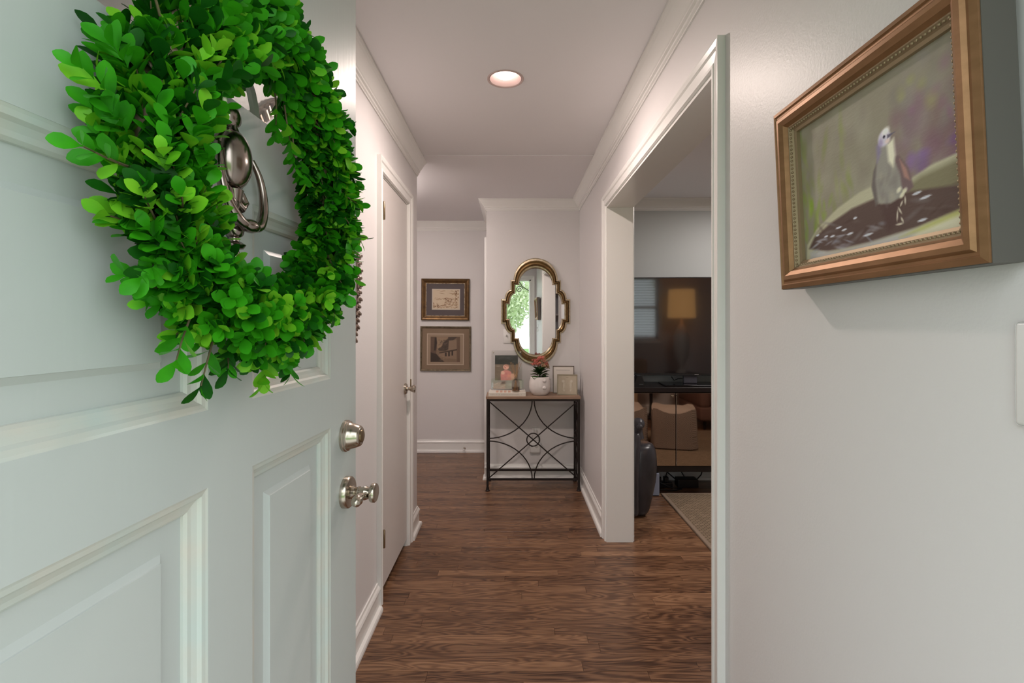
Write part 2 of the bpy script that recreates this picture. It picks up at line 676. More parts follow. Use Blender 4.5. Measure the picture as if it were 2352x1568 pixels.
struct(w.build('wall_back', M_WALL))
w = MB()
w.box(XHL, DX0, YF0, YF1, 0, ZC).box(DX1, WX0, YF0, YF1, 0, ZC).box(WX1, XHR, YF0, YF1, 0, ZC)
w.box(DX0, DX1, YF0, YF1, DZ, ZC).box(WX0, WX1, YF0, YF1, 0, WZ0).box(WX0, WX1, YF0, YF1, WZ1, ZC)
struct(w.build('wall_front', M_WALL))
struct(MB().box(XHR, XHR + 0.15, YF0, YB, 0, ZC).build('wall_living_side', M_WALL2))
struct(MB().box(XHL - 0.15, XHL, YF0, YB + 0.15, 0, ZC).build('wall_side_hall', M_WALL))

# ---- casings
CAS = [(0, 0), (0, 0.009), (0.004, 0.014), (0.012, 0.014), (0.016, 0.011), (0.040, 0.014), (0.046, 0.019), (0.060, 0.022), (0.066, 0.022), (0.066, 0)]


def casing(name, path, N, mir=False):
    pr = [(-p if mir else p, q) for p, q in CAS]
    return MB().sweep(path, pr, N).build(name, M_TRIM)


# closet casing on the left wall (normal +X); path runs up, over, down; sideways = N x d must point away from the opening
t = thing('trim_1', None, None, kind='structure')
casing('casing', [(XL, CY0, 0), (XL, CY0, CZ), (XL, CY1, CZ), (XL, CY1, 0)], (1, 0, 0), mir=False).parent = t
jb = MB().box(XL - 0.115, XL, CY0, CY0 + 0.006, 0, CZ).box(XL - 0.115, XL, CY1 - 0.006, CY1, 0, CZ).box(XL - 0.115, XL, CY0 + 0.006, CY1 - 0.006, CZ - 0.006, CZ)
jb.build('jamb', M_TRIM, t)
# living-room opening: casing on the hall face (normal -X), lined jambs
t = thing('trim_2', None, None, kind='structure')
casing('casing', [(XR, OY0, 0), (XR, OY0, OZ), (XR, OY1, OZ), (XR, OY1, 0)], (-1, 0, 0), mir=True).parent = t
casing('casing', [(XRI, OY0, 0), (XRI, OY0, OZ), (XRI, OY1, OZ), (XRI, OY1, 0)], (1, 0, 0), mir=False).parent = t
jb = MB()
jb.box(XR - 0.004, XRI + 0.004, OY0, OY0 + 0.012, 0, OZ - 0.012).box(XR - 0.004, XRI + 0.004, OY1 - 0.012, OY1, 0, OZ - 0.012)
jb.box(XR - 0.004, XRI + 0.004, OY0, OY1, OZ - 0.012, OZ)
jb.build('jamb', M_TRIM, t)
# casing of a doorway on the flank of the middle wall, seen edge-on
t = thing('trim_3', None, None, kind='structure')
casing('casing', [(-0.22, 4.52, 0), (-0.22, 4.52, 2.06), (-0.22, 5.2, 2.06), (-0.22, 5.2, 0)], (-1, 0, 0), mir=True).parent = t
# front door frame
t = thing('trim_4', None, None, kind='structure')
jb = MB().box(DX0, DX0 + 0.02, YF0 - 0.01, YF1 + 0.005, 0, DZ).box(DX1 - 0.02, DX1, YF0 - 0.01, YF1 + 0.005, 0, DZ).box(DX0, DX1, YF0 - 0.01, YF1 + 0.005, DZ - 0.02, DZ)
jb.build('jamb', M_TRIM, t)
casing('casing', [(DX0, YF1, 0), (DX0, YF1, DZ), (DX1, YF1, DZ), (DX1, YF1, 0)], (0, 1, 0), mir=True).parent = t
MB().box(DX0 + 0.02, DX1 - 0.02, YF0 - 0.03, YF1, -0.02, 0.012).build('threshold', mat('threshold_metal', (0.3, 0.28, 0.25), 0.4, 0.8), t)

# ---- crown molding: path along the ceiling edge, N points down, sideways towards the room
CRN = [(0, 0), (0.066, 0), (0.066, 0.010), (0.060, 0.014), (0.052, 0.022), (0.040, 0.040), (0.024, 0.062), (0.020, 0.066), (0.020, 0.074), (0.012, 0.078), (0.012, 0.088), (0.006, 0.092), (0.006, 0.098), (0, 0.098)]


def crown(name, path, flip=False):
    return struct(MB().sweep(path, [(-p if flip else p, q) for p, q in CRN], (0, 0, -1)).build(name, M_TRIM))


crown('trim_5', [(XL, YF1, ZC), (XL, YE, ZC)])
crown('trim_6', [(XR, YF1, ZC), (XR, YC, ZC), (-0.22, YC, ZC), (-0.22, YB, ZC), (XHL, YB, ZC)], flip=True)
crown('trim_7', [(XRI, YF1, ZC), (XRI, YC, ZC), (XHR, YC, ZC), (XHR, YF1, ZC)])

# ---- baseboards
BAS = [(0, 0), (0.030, 0), (0.030, 0.012), (0.026, 0.022), (0.016, 0.026), (0.013, 0.028), (0.013, 0.098), (0.018, 0.104), (0.014, 0.114), (0.008, 0.122), (0.006, 0.132), (0, 0.132)]


def base(name, path, flip=False):
    return struct(MB().sweep(path, [(-p if flip else p, q) for p, q in BAS], (0, 0, 1)).build(name, M_TRIM))


o = base('baseboard_left', [(XL, YF1, 0), (XL, CY0 - 0.066, 0)], flip=True)
base('baseboard_left_end', [(XL, CY1 + 0.066, 0), (XL, YE, 0), (XHL, YE, 0)], flip=True)
base('baseboard_right', [(XR, YF1, 0), (XR, OY0 - 0.066, 0)])
base('baseboard_right_end', [(XR, OY1 + 0.066, 0), (XR, YC, 0), (-0.22, YC, 0), (-0.22, 4.454, 0)])
base('baseboard_back', [(-0.22, YB, 0), (XHL, YB, 0)])
base('baseboard_living', [(XRI, OY1 + 0.066, 0), (XRI, YC, 0), (XHR, YC, 0), (XHR, YF1, 0), (XRI, YF1, 0), (XRI, OY0 - 0.066, 0)], flip=True)
# quarter bead under the wall corner at the end of the left wall is part of the wall; ---------------------------------

# ---- living-room window with blinds
win = thing('window_1', None, None, kind='structure')
fr = MB()
for x0, x1, z0, z1 in ((WX0, WX0 + .04, WZ0, WZ1), (WX1 - .04, WX1, WZ0, WZ1), (WX0, WX1, WZ0, WZ0 + .04), (WX0, WX1, WZ1 - .04, WZ1), (WX0, WX1, 1.60, 1.64)):
    fr.box(x0, x1, 0.10, 0.16, z0, z1)
fr.build('window_frame', M_TRIM, win)
MB().box(WX0 + .03, WX1 - .03, 0.126, 0.130, WZ0 + .03, WZ1 - .03).build('pane', M_PANE, win)
z = WZ0 + 0.06
MS = mat('blind_slat', (0.8, 0.8, 0.78), 0.5)
first = None
while z < WZ1 - 0.05:
    if first is None:
        first = MB().prism([(-0.022, -0.006), (-0.0205, -0.0085), (0.022, 0.006), (0.0205, 0.0085)], 'x', WX0 + .045, WX1 - .045).build('slat', MS, win)
        sl = first
    else:
        sl = copy_obj(first, win)
    sl.location = (0, 0.19, z)
    z += 0.042
struct(MB().sweep([(WX0, YF1, WZ0), (WX0, YF1, WZ1), (WX1, YF1, WZ1), (WX1, YF1, WZ0)], [(-p, q) for p, q in CAS], (0, 1, 0), closed=True).build('trim_8', M_TRIM))

# ================================================================== FRONT DOOR (open, seen from its outside face)
DW, DH, DT = 0.88, 2.075, 0.045
ANG = 0.061
DLOC = (-0.3424 - DW * math.sin(ANG), 1.10 - DW * math.cos(ANG), 0.0)
DROT = (0, 0, PI / 2 - ANG)
door = thing('door_1', 'pale mint front door standing open with wreath, knocker and fanlight', 'door', DLOC, DROT, kind='structure')
S0, S1, S2, S3 = 0.13, 0.393, 0.487, 0.75       # panel columns measured from either stile
lf = MB()
zb = 0.02
lf.box(0, 0.075, 0, DT, zb, DH).box(0.75, DW, 0, DT, zb, DH)
lf.box(0.075, 0.75, 0, DT, zb, 0.25).box(0.075, 0.75, 0, DT, 1.150, 1.245)
lf.box(0.393, 0.487, 0, DT, 0.25, 1.150).box(0.393, 0.487, 0, DT, 1.245, 1.520)
FCX, FCZ, FR = 0.44, 1.648, 0.243
arch = [(FCX + FR * math.cos(PI * k / 32), FCZ + FR * math.sin(PI * k / 32)) for k in range(33)]
arch += [(FCX - FR + 2 * FR * k / 12, FCZ) for k in range(1, 12)]
plate_with_hole(lf, (0.075, 0.75, 1.520, DH), arch, lambda x, zz, yy: (x, yy, zz), 0, DT)
lf.build('door_leaf', M_DOOR, door)
PMOLD = [(0, 0.0003), (0.003, 0.0015), (0.008, 0.0025), (0.011, 0.0065), (0.017, 0.0095), (0.022, 0.0105), (0.025, 0.0135), (0.026, 0.019), (0, 0.019)]
for (x0, x1) in ((0.075, 0.393), (0.487, 0.75)):
    for (z0, z1) in ((0.25, 1.150), (1.245, 1.520)):
        mo = MB().sweep([(x0, 0, z0), (x1, 0, z0), (x1, 0, z1), (x0, 0, z1)], [(p, -q) for p, q in PMOLD], (0, -1, 0), closed=True)
        mo.build('panel_molding', M_DMOLD, door)
        pn = MB()
        a, b = 0.024, 0.063
        rect = lambda i, yy: [(x0 + i, yy, z0 + i), (x1 - i, yy, z0 + i), (x1 - i, yy, z1 - i), (x0 + i, yy, z1 - i)]
        rings_ = [rect(a, 0.0165), rect(b - 0.007, 0.0165), rect(b, 0.0115), rect(b + 0.0006, 0.0100)]
        vs = sum(rings_, [])
        fs = []
        for k in range(len(rings_) - 1):
            for c in range(4):
                d = (c + 1) % 4
                fs.append((k * 4 + c, k * 4 + d, k * 4 + 4 + d, k * 4 + 4 + c))
        k = (len(rings_) - 1) * 4
        fs.append((k, k + 1, k + 2, k + 3))
        vs += rect(a, 0.030)
        n0 = len(rings_) * 4
        for c in range(4):
            d = (c + 1) % 4
            fs.append((c, d, n0 + d, n0 + c))
        fs.append((n0, n0 + 1, n0 + 2, n0 + 3))
        pn.add(vs, fs).build('panel', M_DOOR, door)
# fanlight
trimp = [(0, 0), (0, -0.010), (0.006, -0.014), (0.016, -0.014), (0.022, -0.008), (0.028, -0.006), (0.028, 0)]
archp = [(FCX + FR * math.cos(PI * k / 32), 0, FCZ + FR * math.sin(PI * k / 32)) for k in range(33)]
MB().sweep(archp, [(-p, -q) for p, q in trimp], (0, -1, 0)).build('fanlight_frame', M_DMOLD, door)
MB().add([(p[0], 0.020, p[1]) for p in arch] + [(p[0], 0.024, p[1]) for p in arch],
         [tuple(range(len(arch))), tuple(range(2 * len(arch) - 1, len(arch) - 1, -1))] + [(i, (i + 1) % len(arch), len(arch) + (i + 1) % len(arch), len(arch) + i) for i in range(len(arch))]).build('fanlight_pane', M_PANE, door)
for a in (45, 90, 135):
    a = math.radians(a)
    MB().tube([(FCX + r * math.cos(a), 0.014, FCZ + r * math.sin(a)) for r in (0.075, 0.24)], 0.007, 6).build('muntin', M_DMOLD, door)
MB().tube([(FCX + 0.078 * math.cos(PI * k / 12), 0.014, FCZ + 0.078 * math.sin(PI * k / 12)) for k in range(13)], 0.007, 6).build('muntin', M_DMOLD, door)
# deadbolt
kx = DW - 0.060
db = MB().lathe([(0.0325, 0), (0.0325, -0.005), (0.0305, -0.007), (0.0305, -0.0095), (0.029, -0.011), (0.027, -0.014), (0.0255, -0.020), (0.0215, -0.031), (0.0195, -0.034), (0.017, -0.0352), (0.0, -0.0352)], (kx, 0, 1.119), 'y', 32)
db = db.build('deadbolt', M_NICKEL, door, 40)
MB().lathe([(0.0125, -0.034), (0.0125, -0.0375), (0.010, -0.0385), (0.0, -0.0385)], (kx, 0, 1.119), 'y', 24).build('lock_cylinder', M_BRASS, db, 40)
# lever handle
lv = MB().lathe([(0.0325, 0), (0.0325, -0.010), (0.030, -0.013), (0.020, -0.0135), (0.0, -0.0135)], (kx, 0, 1.002), 'y', 32).build('handle_rose', M_NICKEL, door, 40)
MB().lathe([(0.012, -0.012), (0.014, -0.017), (0.0105, -0.021), (0.0105, -0.025), (0.0125, -0.028), (0.0125, -0.031), (0.0105, -0.033), (0.0115, -0.038), (0.0135, -0.043), (0.0115, -0.049), (0.011, -0.053), (0.0135, -0.0545),
            (0.0185, -0.056), (0.0195, -0.058), (0.0195, -0.064), (0.018, -0.066), (0, -0.067)], (kx, 0, 1.002), 'y', 32).build('lever_neck', M_NICKEL, lv, 40)
pts = [(0, 0.004, -0.004), (-0.014, 0.004, -0.003), (-0.030, 0.004, 0.002), (-0.045, 0.003, 0.005), (-0.058, 0.002, 0.004), (-0.068, 0.002, 0.002), (-0.074, 0.002, 0.001)]
MB().tube(*smooth_path([(kx + p[0], -0.050 + p[1], 1.002 + p[2]) for p in pts], [0.010, 0.008, 0.0075, 0.0085, 0.011, 0.009, 0.003]), 14).build('lever', M_NICKEL, lv, 60)
# knocker
kn = thing('door_knocker', None, None)
kn.parent = door
kn.location = (0.433, 0, 1.545)
del_keys = [k for k in kn.keys()]
kn['label'] = 'tarnished metal knocker with oval boss and drop ring'
bk = MB()
bk.lathe([(0.0, 0.004), (0.013, 0.0), (0.016, -0.004), (0.013, -0.010), (0.006, -0.013), (0, -0.0135)], (0, 0, 0.076), 'y', 20)
bk.tube([(0, -0.005, 0.076), (0, -0.006, 0.062), (0, -0.007, 0.050)], [0.007, 0.0055, 0.010], 12)
bk.lathe([(0.040, 0.0), (0.040, -0.004), (0.036, -0.008), (0.0, -0.009)], (0, 0, 0.018), 'y', 32, 0.86, 1.05)
bk.tube([(0, -0.005, -0.02), (0, -0.006, -0.045), (0, -0.007, -0.06)], [0.014, 0.008, 0.006], 12)
bk.tube([(-0.012, -0.008, -0.022), (-0.016, -0.012, -0.034), (-0.008, -0.013, -0.042), (-0.002, -0.012, -0.036)], [0.006, 0.006, 0.006, 0.004], 10)
bk.tube([(0.012, -0.008, -0.022), (0.016, -0.012, -0.034), (0.008, -0.013, -0.042), (0.002, -0.012, -0.036)], [0.006, 0.006, 0.006, 0.004], 10)
bk.build('back_plate', M_KNOCK, kn, 50)
MB().lathe([(0.036, -0.006), (0.036, -0.010), (0.033, -0.015), (0.027, -0.020), (0.018, -0.024), (0.008, -0.026), (0, -0.0263)], (0, 0, 0.020), 'y', 32, 0.80, 1.08).build('oval_boss', M_KNOCK, kn, 50)
rg = MB()
for sgn in (-1, 1):
    rg.tube(*smooth_path([(sgn * 0.036, -0.010, 0.030), (sgn * 0.043, -0.016, 0.010), (sgn * 0.046, -0.020, -0.015), (sgn * 0.040, -0.024, -0.042), (sgn * 0.024, -0.028, -0.062), (sgn * 0.006, -0.030, -0.068)],
            [0.0035, 0.0045, 0.0055, 0.0065, 0.0075, 0.006]), 12)
rg.ball((0, -0.029, -0.067), (0.017, 0.011, 0.009), 16, 10)
rg.build('knocker_ring', M_KNOCK, kn, 60)
st = MB()
st.lathe([(0.0, 0.0), (0.010, -0.001), (0.012, -0.008), (0.009, -0.016), (0.0, -0.018)], (0, 0, -0.072), 'y', 16)
st.tube([(0, -0.006, -0.064), (0, -0.007, -0.082), (0, -0.007, -0.090)], [0.009, 0.006, 0.007], 12)
st.lathe([(0.0, -0.098), (0.011, -0.096), (0.014, -0.091), (0.008, -0.087), (0.0, -0.086)], (0, -0.008, 0), 'z', 16)
st.lathe([(0.0, -0.117), (0.006, -0.115), (0.009, -0.109), (0.006, -0.101), (0.005, -0.096), (0.0, -0.095)], (0, -0.008, 0), 'z', 16)
st.build('strike_plate', M_KNOCK, kn, 60)
# hinges on the hinge side
for hz in (0.25, 1.05, 1.85):
    MB().lathe([(0.007, 0), (0.007, 0.09)], (-0.004, 0.048, hz), 'z', 10).build('hinge', M_BRASS, door, 40)

# ================================================================== WREATH
def leaf_mesh(name, m, L=0.027, Wd=0.0155, fold=0.16, curl=0.18):
    """obovate boxwood leaf along +X, upper face +Z"""
    st_ = [(0.0, 0.03), (0.12, 0.09), (0.35, 0.34), (0.6, 0.5), (0.8, 0.45), (0.94, 0.24), (1.0, 0.04)]
    vs, fs = [], []
    for t_, w_ in st_:
        z_ = -curl * L * t_ * t_
        vs += [(t_ * L, -w_ * Wd, z_ + fold * w_ * Wd), (t_ * L, 0, z_), (t_ * L, w_ * Wd, z_ + fold * w_ * Wd)]
    for i in range(len(st_) - 1):
        a = i * 3
        fs += [(a, a + 3, a + 4, a + 1), (a + 1, a + 4, a + 5, a + 2)]
    return vs, fs


def leaf_material(name, c1, c2):
    m = mat(name, c1, 0.38, vary=((30, 30, 30), 0.22, c2), spec=0.22)
    nt = m.node_tree
    b = nt.nodes['Principled BSDF']
    tr = nt.nodes.new('ShaderNodeBsdfTranslucent')
    mx = nt.nodes.new('ShaderNodeMixShader')
    mx.inputs['Fac'].default_value = 0.22
    src = b.inputs['Base Color'].links[0].from_socket
    nt.links.new(src, tr.inputs['Color'])
    out = nt.nodes['Material Output']
    nt.links.new(b.outputs[0], mx.inputs[1])
    nt.links.new(tr.outputs[0], mx.inputs[2])
    nt.links.new(mx.outputs[0], out.inputs['Surface'])
    return m


M_LEAF = [leaf_material('leaf_mid', (0.050, 0.37, 0.008), (0.026, 0.24, 0.007)),
          leaf_material('leaf_dark', (0.012, 0.125, 0.005), (0.006, 0.07, 0.006)),
          leaf_material('leaf_light', (0.25, 0.60, 0.03), (0.10, 0.46, 0.012))]
WS, WZ_, WR, WT = 0.445, 1.535, 0.180, 0.040
wr = thing('wreath', 'round green boxwood wreath hanging around the knocker of the open front door', 'wreath', DLOC, DROT)
wr.location = Vector(DLOC) + Matrix.Rotation(DROT[2], 3, 'Z') @ Vector((DW - WS, 0, WZ_))
MB().tube([(WR * math.cos(2 * PI * k / 48), -0.042, WR * math.sin(2 * PI * k / 48)) for k in range(48)], 0.020, 10, closed=True).build('straw_ring', mat('vine_base', (0.30, 0.21, 0.15), 0.9), wr, 60)
RW = random.Random(11)
leaves = []      # (matrix, size, material index)
twigs = MB()


def sprig(base_, d, length, npair, up_hint):
    d = d.normalized()
    side = d.cross(up_hint).normalized()
    nrm = side.cross(d).normalized()
    bend = Vector((RW.uniform(-.3, .3), RW.uniform(-.3, .3), RW.uniform(-.3, .3)))
    path = []
    for k in range(4):
        t_ = k / 3
        path.append(base_ + d * length * t_ + bend * length * 0.35 * t_ * t_)
    if RW.random() < 0.55:
        twigs.tube(path, [0.0014, 0.0013, 0.001, 0.0007], 4)
    mi = RW.choices((0, 1, 2), (0.55, 0.27, 0.18))[0]
    for k in range(npair):
        t_ = 0.25 + 0.75 * (k + 1) / npair
        p = base_ + d * length * t_ + bend * length * 0.35 * t_ * t_
        dd = (d + bend * 0.7 * t_).normalized()
        roll = (k % 2) * PI / 2 + RW.uniform(-.5, .5)
        for sg in (0, PI):
            a = roll + sg
            o_ = side * math.cos(a) + nrm * math.sin(a)
            spread = RW.uniform(0.5, 0.95) * (1.15 - 0.5 * t_)
            ld = (dd + o_ * spread).normalized()
            ln = (dd - ld * dd.dot(ld)).normalized()          # upper face turns towards the tip
            ls = ln.cross(ld).normalized()
            Mx = Matrix(((ld.x, ls.x, ln.x), (ld.y, ls.y, ln.y), (ld.z, ls.z, ln.z))).to_4x4()
            Mx.translation = p
            sz = RW.uniform(0.75, 1.18) * (1.0 - 0.18 * t_ * t_)
            leaves.append((Mx, sz, mi if RW.random() < .8 else RW.choice((0, 1, 2))))


for k in range(1250):
    ph = RW.uniform(0, 2 * PI)
    ps = RW.uniform(-0.15 * PI, 1.15 * PI)                 # around the tube, pi/2 = away from the door
    rad = Vector((math.cos(ph), 0, math.sin(ph)))
    tan = Vector((math.sin(ph), 0, -math.cos(ph)))         # clockwise seen from outside
    nt_ = rad * math.cos(ps) + Vector((0, -1, 0)) * math.sin(ps)
    dg_ = math.degrees(ph)
    pull = math.exp(-((dg_ - 160) / 36.0) ** 2)            # the wreath is fuller low down, slimmer on its upper hinge side
    bp_ = rad * (WR - 0.022 * pull) + Vector((0, -0.042 + 0.012 * pull, 0)) + nt_ * (WT - 0.020)
    d = tan * RW.uniform(0.8, 1.1) + nt_ * RW.uniform(0.25, 0.7) + Vector((RW.gauss(0, .15), RW.gauss(0, .15), RW.gauss(0, .15)))
    if bp_.y > -0.02: bp_.y = -0.02
    if d.y > 0: d.y *= 0.2
    inner = math.cos(ps) < -0.5
    sprig(bp_, d, RW.uniform(0.024, 0.042) if inner else RW.uniform(0.036, 0.062), RW.choice((3, 3, 4, 4)) if not inner else 3, nt_ + Vector((0.01, 0.02, 0.03)))
# stray sprigs on the rim, placed where the photo has them (angle in degrees, tangential amount, length)
for (dg, tg, ln) in ((181, 0.25, 0.062), (193, 0.1, 0.066), (187, 0.5, 0.035), (172, 0.4, 0.035), (150, .5, .04), (214, 0.0, 0.045), (231, 0.1, 0.072), (242, 0.15, 0.075), (250, .3, .05), (20, .3, .04), (5, .3, .05),
                     (350, 0.2, 0.05), (335, .4, .05), (60, .5, .05), (84, .5, .05), (128, 0.4, 0.06), (110, 0.4, 0.05), (270, 0.4, 0.05), (285, .3, .05)):
    ph = math.radians(dg)
    rad = Vector((math.cos(ph), 0, math.sin(ph)))
    tan = Vector((math.sin(ph), 0, -math.cos(ph)))
    sprig(rad * (WR + 0.03) + Vector((0, -0.05, 0)), rad + tan * tg + Vector((0, -0.15, 0)), ln, 4, Vector((0, -1, 0.05)))
for (x, z) in ((0.055, 0.125), (0.075, 0.105), (0.03, 0.135), (0.095, 0.085)):       # sprigs hanging into the opening
    sprig(Vector((x, -0.045, z)), Vector((0.05, -0.1, -1)), 0.055, 4, Vector((0, -1, 0.05)))

MATW = Matrix.Translation(wr.location) @ Matrix.Rotation(DROT[2], 4, 'Z')
camloc = Vector((0, 0, CAMZ))


def leaf_score(L):
    c = MATW @ L[0].translation
    # nearest to the camera and on the outside of the tube
    p = L[0].translation
    q = Vector((p.x, 0, p.z))
    rr_ = q.length
    prot = math.hypot(rr_ - WR, p.y + 0.055)
    return prot * 2.2 - (c - camloc).length


leaves.sort(key=lambda L: -leaf_score(L))
LV, LF = leaf_mesh('leaf', None)
proto = []
for i, mm in enumerate(M_LEAF):
    me = bpy.data.meshes.new('leaf')
    me.from_pydata(LV, [], LF)
    me.materials.append(mm)
    me.polygons.foreach_set('use_smooth', [True] * len(me.polygons))
    proto.append(me)
for (Mx, sz, mi) in leaves[:298]:
    o = bpy.data.objects.new('leaf', proto[mi])
    COL.objects.link(o)
    o.parent = wr
    o.matrix_local = Mx @ Matrix.Scale(sz, 4)
lv_ = np.array(LV)
bv, bf, bmi = [], [], []
for (Mx, sz, mi) in leaves[298:]:
    A = np.array(Mx.to_3x3()) * sz
    v_ = lv_ @ A.T + np.array(Mx.translation)
    n = len(bv)
    bv += v_.tolist()
    bf += [tuple(k + n for k in f) for f in LF]
    bmi += [mi] * len(LF)
me = bpy.data.meshes.new('boxwood_leaves')
me.from_pydata(bv, [], bf)
for mm in M_LEAF:
    me.materials.append(mm)
me.polygons.foreach_set('material_index', bmi)
me.polygons.foreach_set('use_smooth', [True] * len(me.polygons))
o = bpy.data.objects.new('boxwood_leaves', me)
COL.objects.link(o)
o.parent = wr
o['kind'] = 'stuff'
o = twigs.build('twigs', mat('twig_bark', (0.13, 0.10, 0.05), 0.8), wr)
o['kind'] = 'stuff'

# ================================================================== CLOSET DOOR
cd = thing('door_2', 'plain flush white closet door in the left wall with round nickel knob', 'door', (XL, CY0, 0), kind='structure')
MB().rbox(-0.036, -0.003, 0.009, CY1 - CY0 - 0.009, 0.045, CZ - 0.009, 0.002, 1).build('door_leaf', M_CLOSET, cd)
for hz in (0.26, 1.86):
    hg = MB().lathe([(0.0, 0), (0.0045, 0.001), (0.006, 0.004), (0.006, 0.086), (0.0045, 0.089), (0, 0.09)], (0.014, 0.015, hz), 'z', 10)
    hg.box(-0.003, 0.0, 0.010, 0.034, hz, hz + 0.09).box(0.0, 0.014, 0.013, 0.016, hz, hz + 0.09)
    hg.build('hinge', M_BRASS, cd, 40)
KY, KZ = CY1 - CY0 - 0.065, 0.966
rs = MB().lathe([(0.033, -0.003), (0.033, 0.004), (0.027, 0.010), (0.016, 0.012), (0.0, 0.012)], (0, KY, KZ), 'x', 28).build('knob_rose', M_NICKEL, cd, 40)
MB().lathe([(0.013, 0.010), (0.010, 0.018), (0.011, 0.026), (0.016, 0.034), (0.021, 0.044), (0.024, 0.053), (0.023, 0.058), (0.018, 0.060), (0, 0.0605)], (0, KY, KZ), 'x', 28).build('knob', M_NICKEL, rs, 40)
MB().rbox(0.004, 0.022, CY1 - CY0 + 0.004, CY1 - CY0 + 0.007, KZ + 0.002, KZ + 0.05, 0.001, 1).build('strike_plate', M_BRASS, cd)

# ================================================================== RECESSED CEILING LIGHT
lt = thing('ceiling_light', 'round recessed ceiling light glowing over the hall', 'light', (LX, LY, ZC))
MB().lathe([(0.081, 0.0005), (0.081, -0.003), (0.078, -0.005), (0.074, -0.004), (0.072, -0.001), (0.070, -0.002), (0.068, 0.002), (0.055, 0.045), (0.050, 0.058), (0.052, 0.062), (0.072, 0.062), (0.072, 0.001)], (0, 0, 0), 'z', 48, cap=False).build('trim_ring', mat('lamp_trim', (0.64, 0.50, 0.48), 0.35), lt, 30)
MB().lathe([(0.0, 0.006), (0.020, 0.007), (0.034, 0.010), (0.043, 0.016), (0.0475, 0.026), (0.0475, 0.058), (0.0, 0.058)], (0, 0, 0), 'z', 40).build('bulb', emit('lamp_glow', (1.0, 0.84, 0.76), 2.2), lt, 60)

_ld = bpy.data.lights.new('can_lamp', 'AREA')
_ld.shape = 'DISK'
_ld.size = 0.094
_ld.energy = 11.5
_ld.color = (1.0, 0.84, 0.76)
_lo = bpy.data.objects.new('can_lamp', _ld)
COL.objects.link(_lo)
_lo.parent = lt
_lo.location = (0, 0, -0.006)

# flush ceiling light round the corner of the left wall, whose glow falls on the ceiling and the back walls
lt2 = thing('ceiling_light', 'round flush ceiling light around the corner in the side hall', 'light', (-1.12, 3.78, ZC - 0.006))
MB().lathe([(0.0, 0.0), (0.15, 0.0), (0.15, -0.018), (0.14, -0.022), (0.0, -0.022)], (0, 0, 0), 'z', 32).build('base', M_NICKEL, lt2, 40)
MB().lathe([(0.135, -0.022), (0.132, -0.040), (0.115, -0.062), (0.08, -0.080), (0.04, -0.088), (0.0, -0.090)], (0, 0, 0), 'z', 32, cap=False).build('glass_dome', emit('dome_glow', (1.0, 0.87, 0.80), 54.0), lt2, 60)

# ================================================================== ROUND METAL WALL ORNAMENT behind the front door
OYC, OZC, ORR = 1.567, 1.535, 0.475
orn = thing('wall_ornament', 'round antiqued metal wall ornament half hidden behind the open front door', 'wall decor', (XL, OYC, OZC))
MB().tube([(0.010, ORR * math.cos(2 * PI * k / 64), ORR * math.sin(2 * PI * k / 64)) for k in range(64)], 0.005, 8, closed=True).build('ring', M_ORN, orn, 60)
MB().tube([(0.010, (ORR - .03) * math.cos(2 * PI * k / 64), (ORR - .03) * math.sin(2 * PI * k / 64)) for k in range(64)], 0.004, 8, closed=True).build('ring', M_ORN, orn, 60)
proto_l = None
for k in range(100):
    a = 2 * PI * k / 100
    if proto_l is None:
        lm = MB().rbox(-0.003, 0.006, -0.016, 0.014, -0.011, 0.006, 0.002, 1).rbox(0.004, 0.012, -0.012, 0.016, -0.002, 0.009, 0.002, 1)
        proto_l = lm.build('metal_leaf', M_ORN, orn)
        o = proto_l
    else:
        o = copy_obj(proto_l, orn)
    o.location = (0.014 + 0.004 * (k % 2), (ORR - 0.012) * math.cos(a), (ORR - 0.012) * math.sin(a))
    o.rotation_euler = (a, 0, 0)

# ================================================================== BIRD PAINTING on the right wall
PW, PH, PT = 0.443, 0.353, 0.040
bird = thing('framed_painting', 'framed oil painting of a bird in a birdbath on right wall', 'painting', (XR - 0.043, 1.015, 1.420), (0.047, 0, -PI / 2))
# local: x to the right seen from the hall (towards the camera), y into the wall, z up; front face at y = 0
M_GOLD = mat('bronze_gold_frame', (0.36, 0.19, 0.095), 0.46, 0.6, vary=((20, 60, 60), 0.25, (0.26, 0.14, 0.065)), coords='obj')
M_GOLD2 = mat('pale_gold_bead', (0.36, 0.27, 0.17), 0.5, 0.6)
M_CHAR = mat('charcoal_paint', (0.115, 0.108, 0.098), 0.5)
FP = [(0.001, 0.010), (0.001, -0.003), (0.009, -0.006), (0.011, -0.0035), (0.015, -0.0035), (0.019, -0.008), (0.026, -0.009), (0.034, -0.004), (0.038, 0.002), (0.040, 0.004), (0.040, 0.020), (0.001, 0.020)]
rectp = [(0, 0, 0), (PW, 0, 0), (PW, 0, PH), (0, 0, PH)]
MB().sweep(rectp, [(p, -q) for p, q in FP], (0, -1, 0), closed=True).build('frame_molding', M_GOLD, bird, 20)
LIP = [(0.038, 0.003), (0.041, 0.003), (0.047, 0.010), (0.052, 0.012), (0.052, 0.020), (0.038, 0.020)]
MB().sweep(rectp, [(p, -q) for p, q in LIP], (0, -1, 0), closed=True).build('frame_lip', M_GOLD2, bird)
MB().sweep(rectp, [(p, -q) for p, q in [(0.0, 0.0), (0.003, 0.0), (0.003, PT), (0.0, PT)]], (0, -1, 0), closed=True).build('frame_side', M_CHAR, bird)
MB().box(0.003, PW - 0.003, 0.030, PT - 0.002, 0.003, PH - 0.003).build('backing', M_CHAR, bird)
bd = MB()
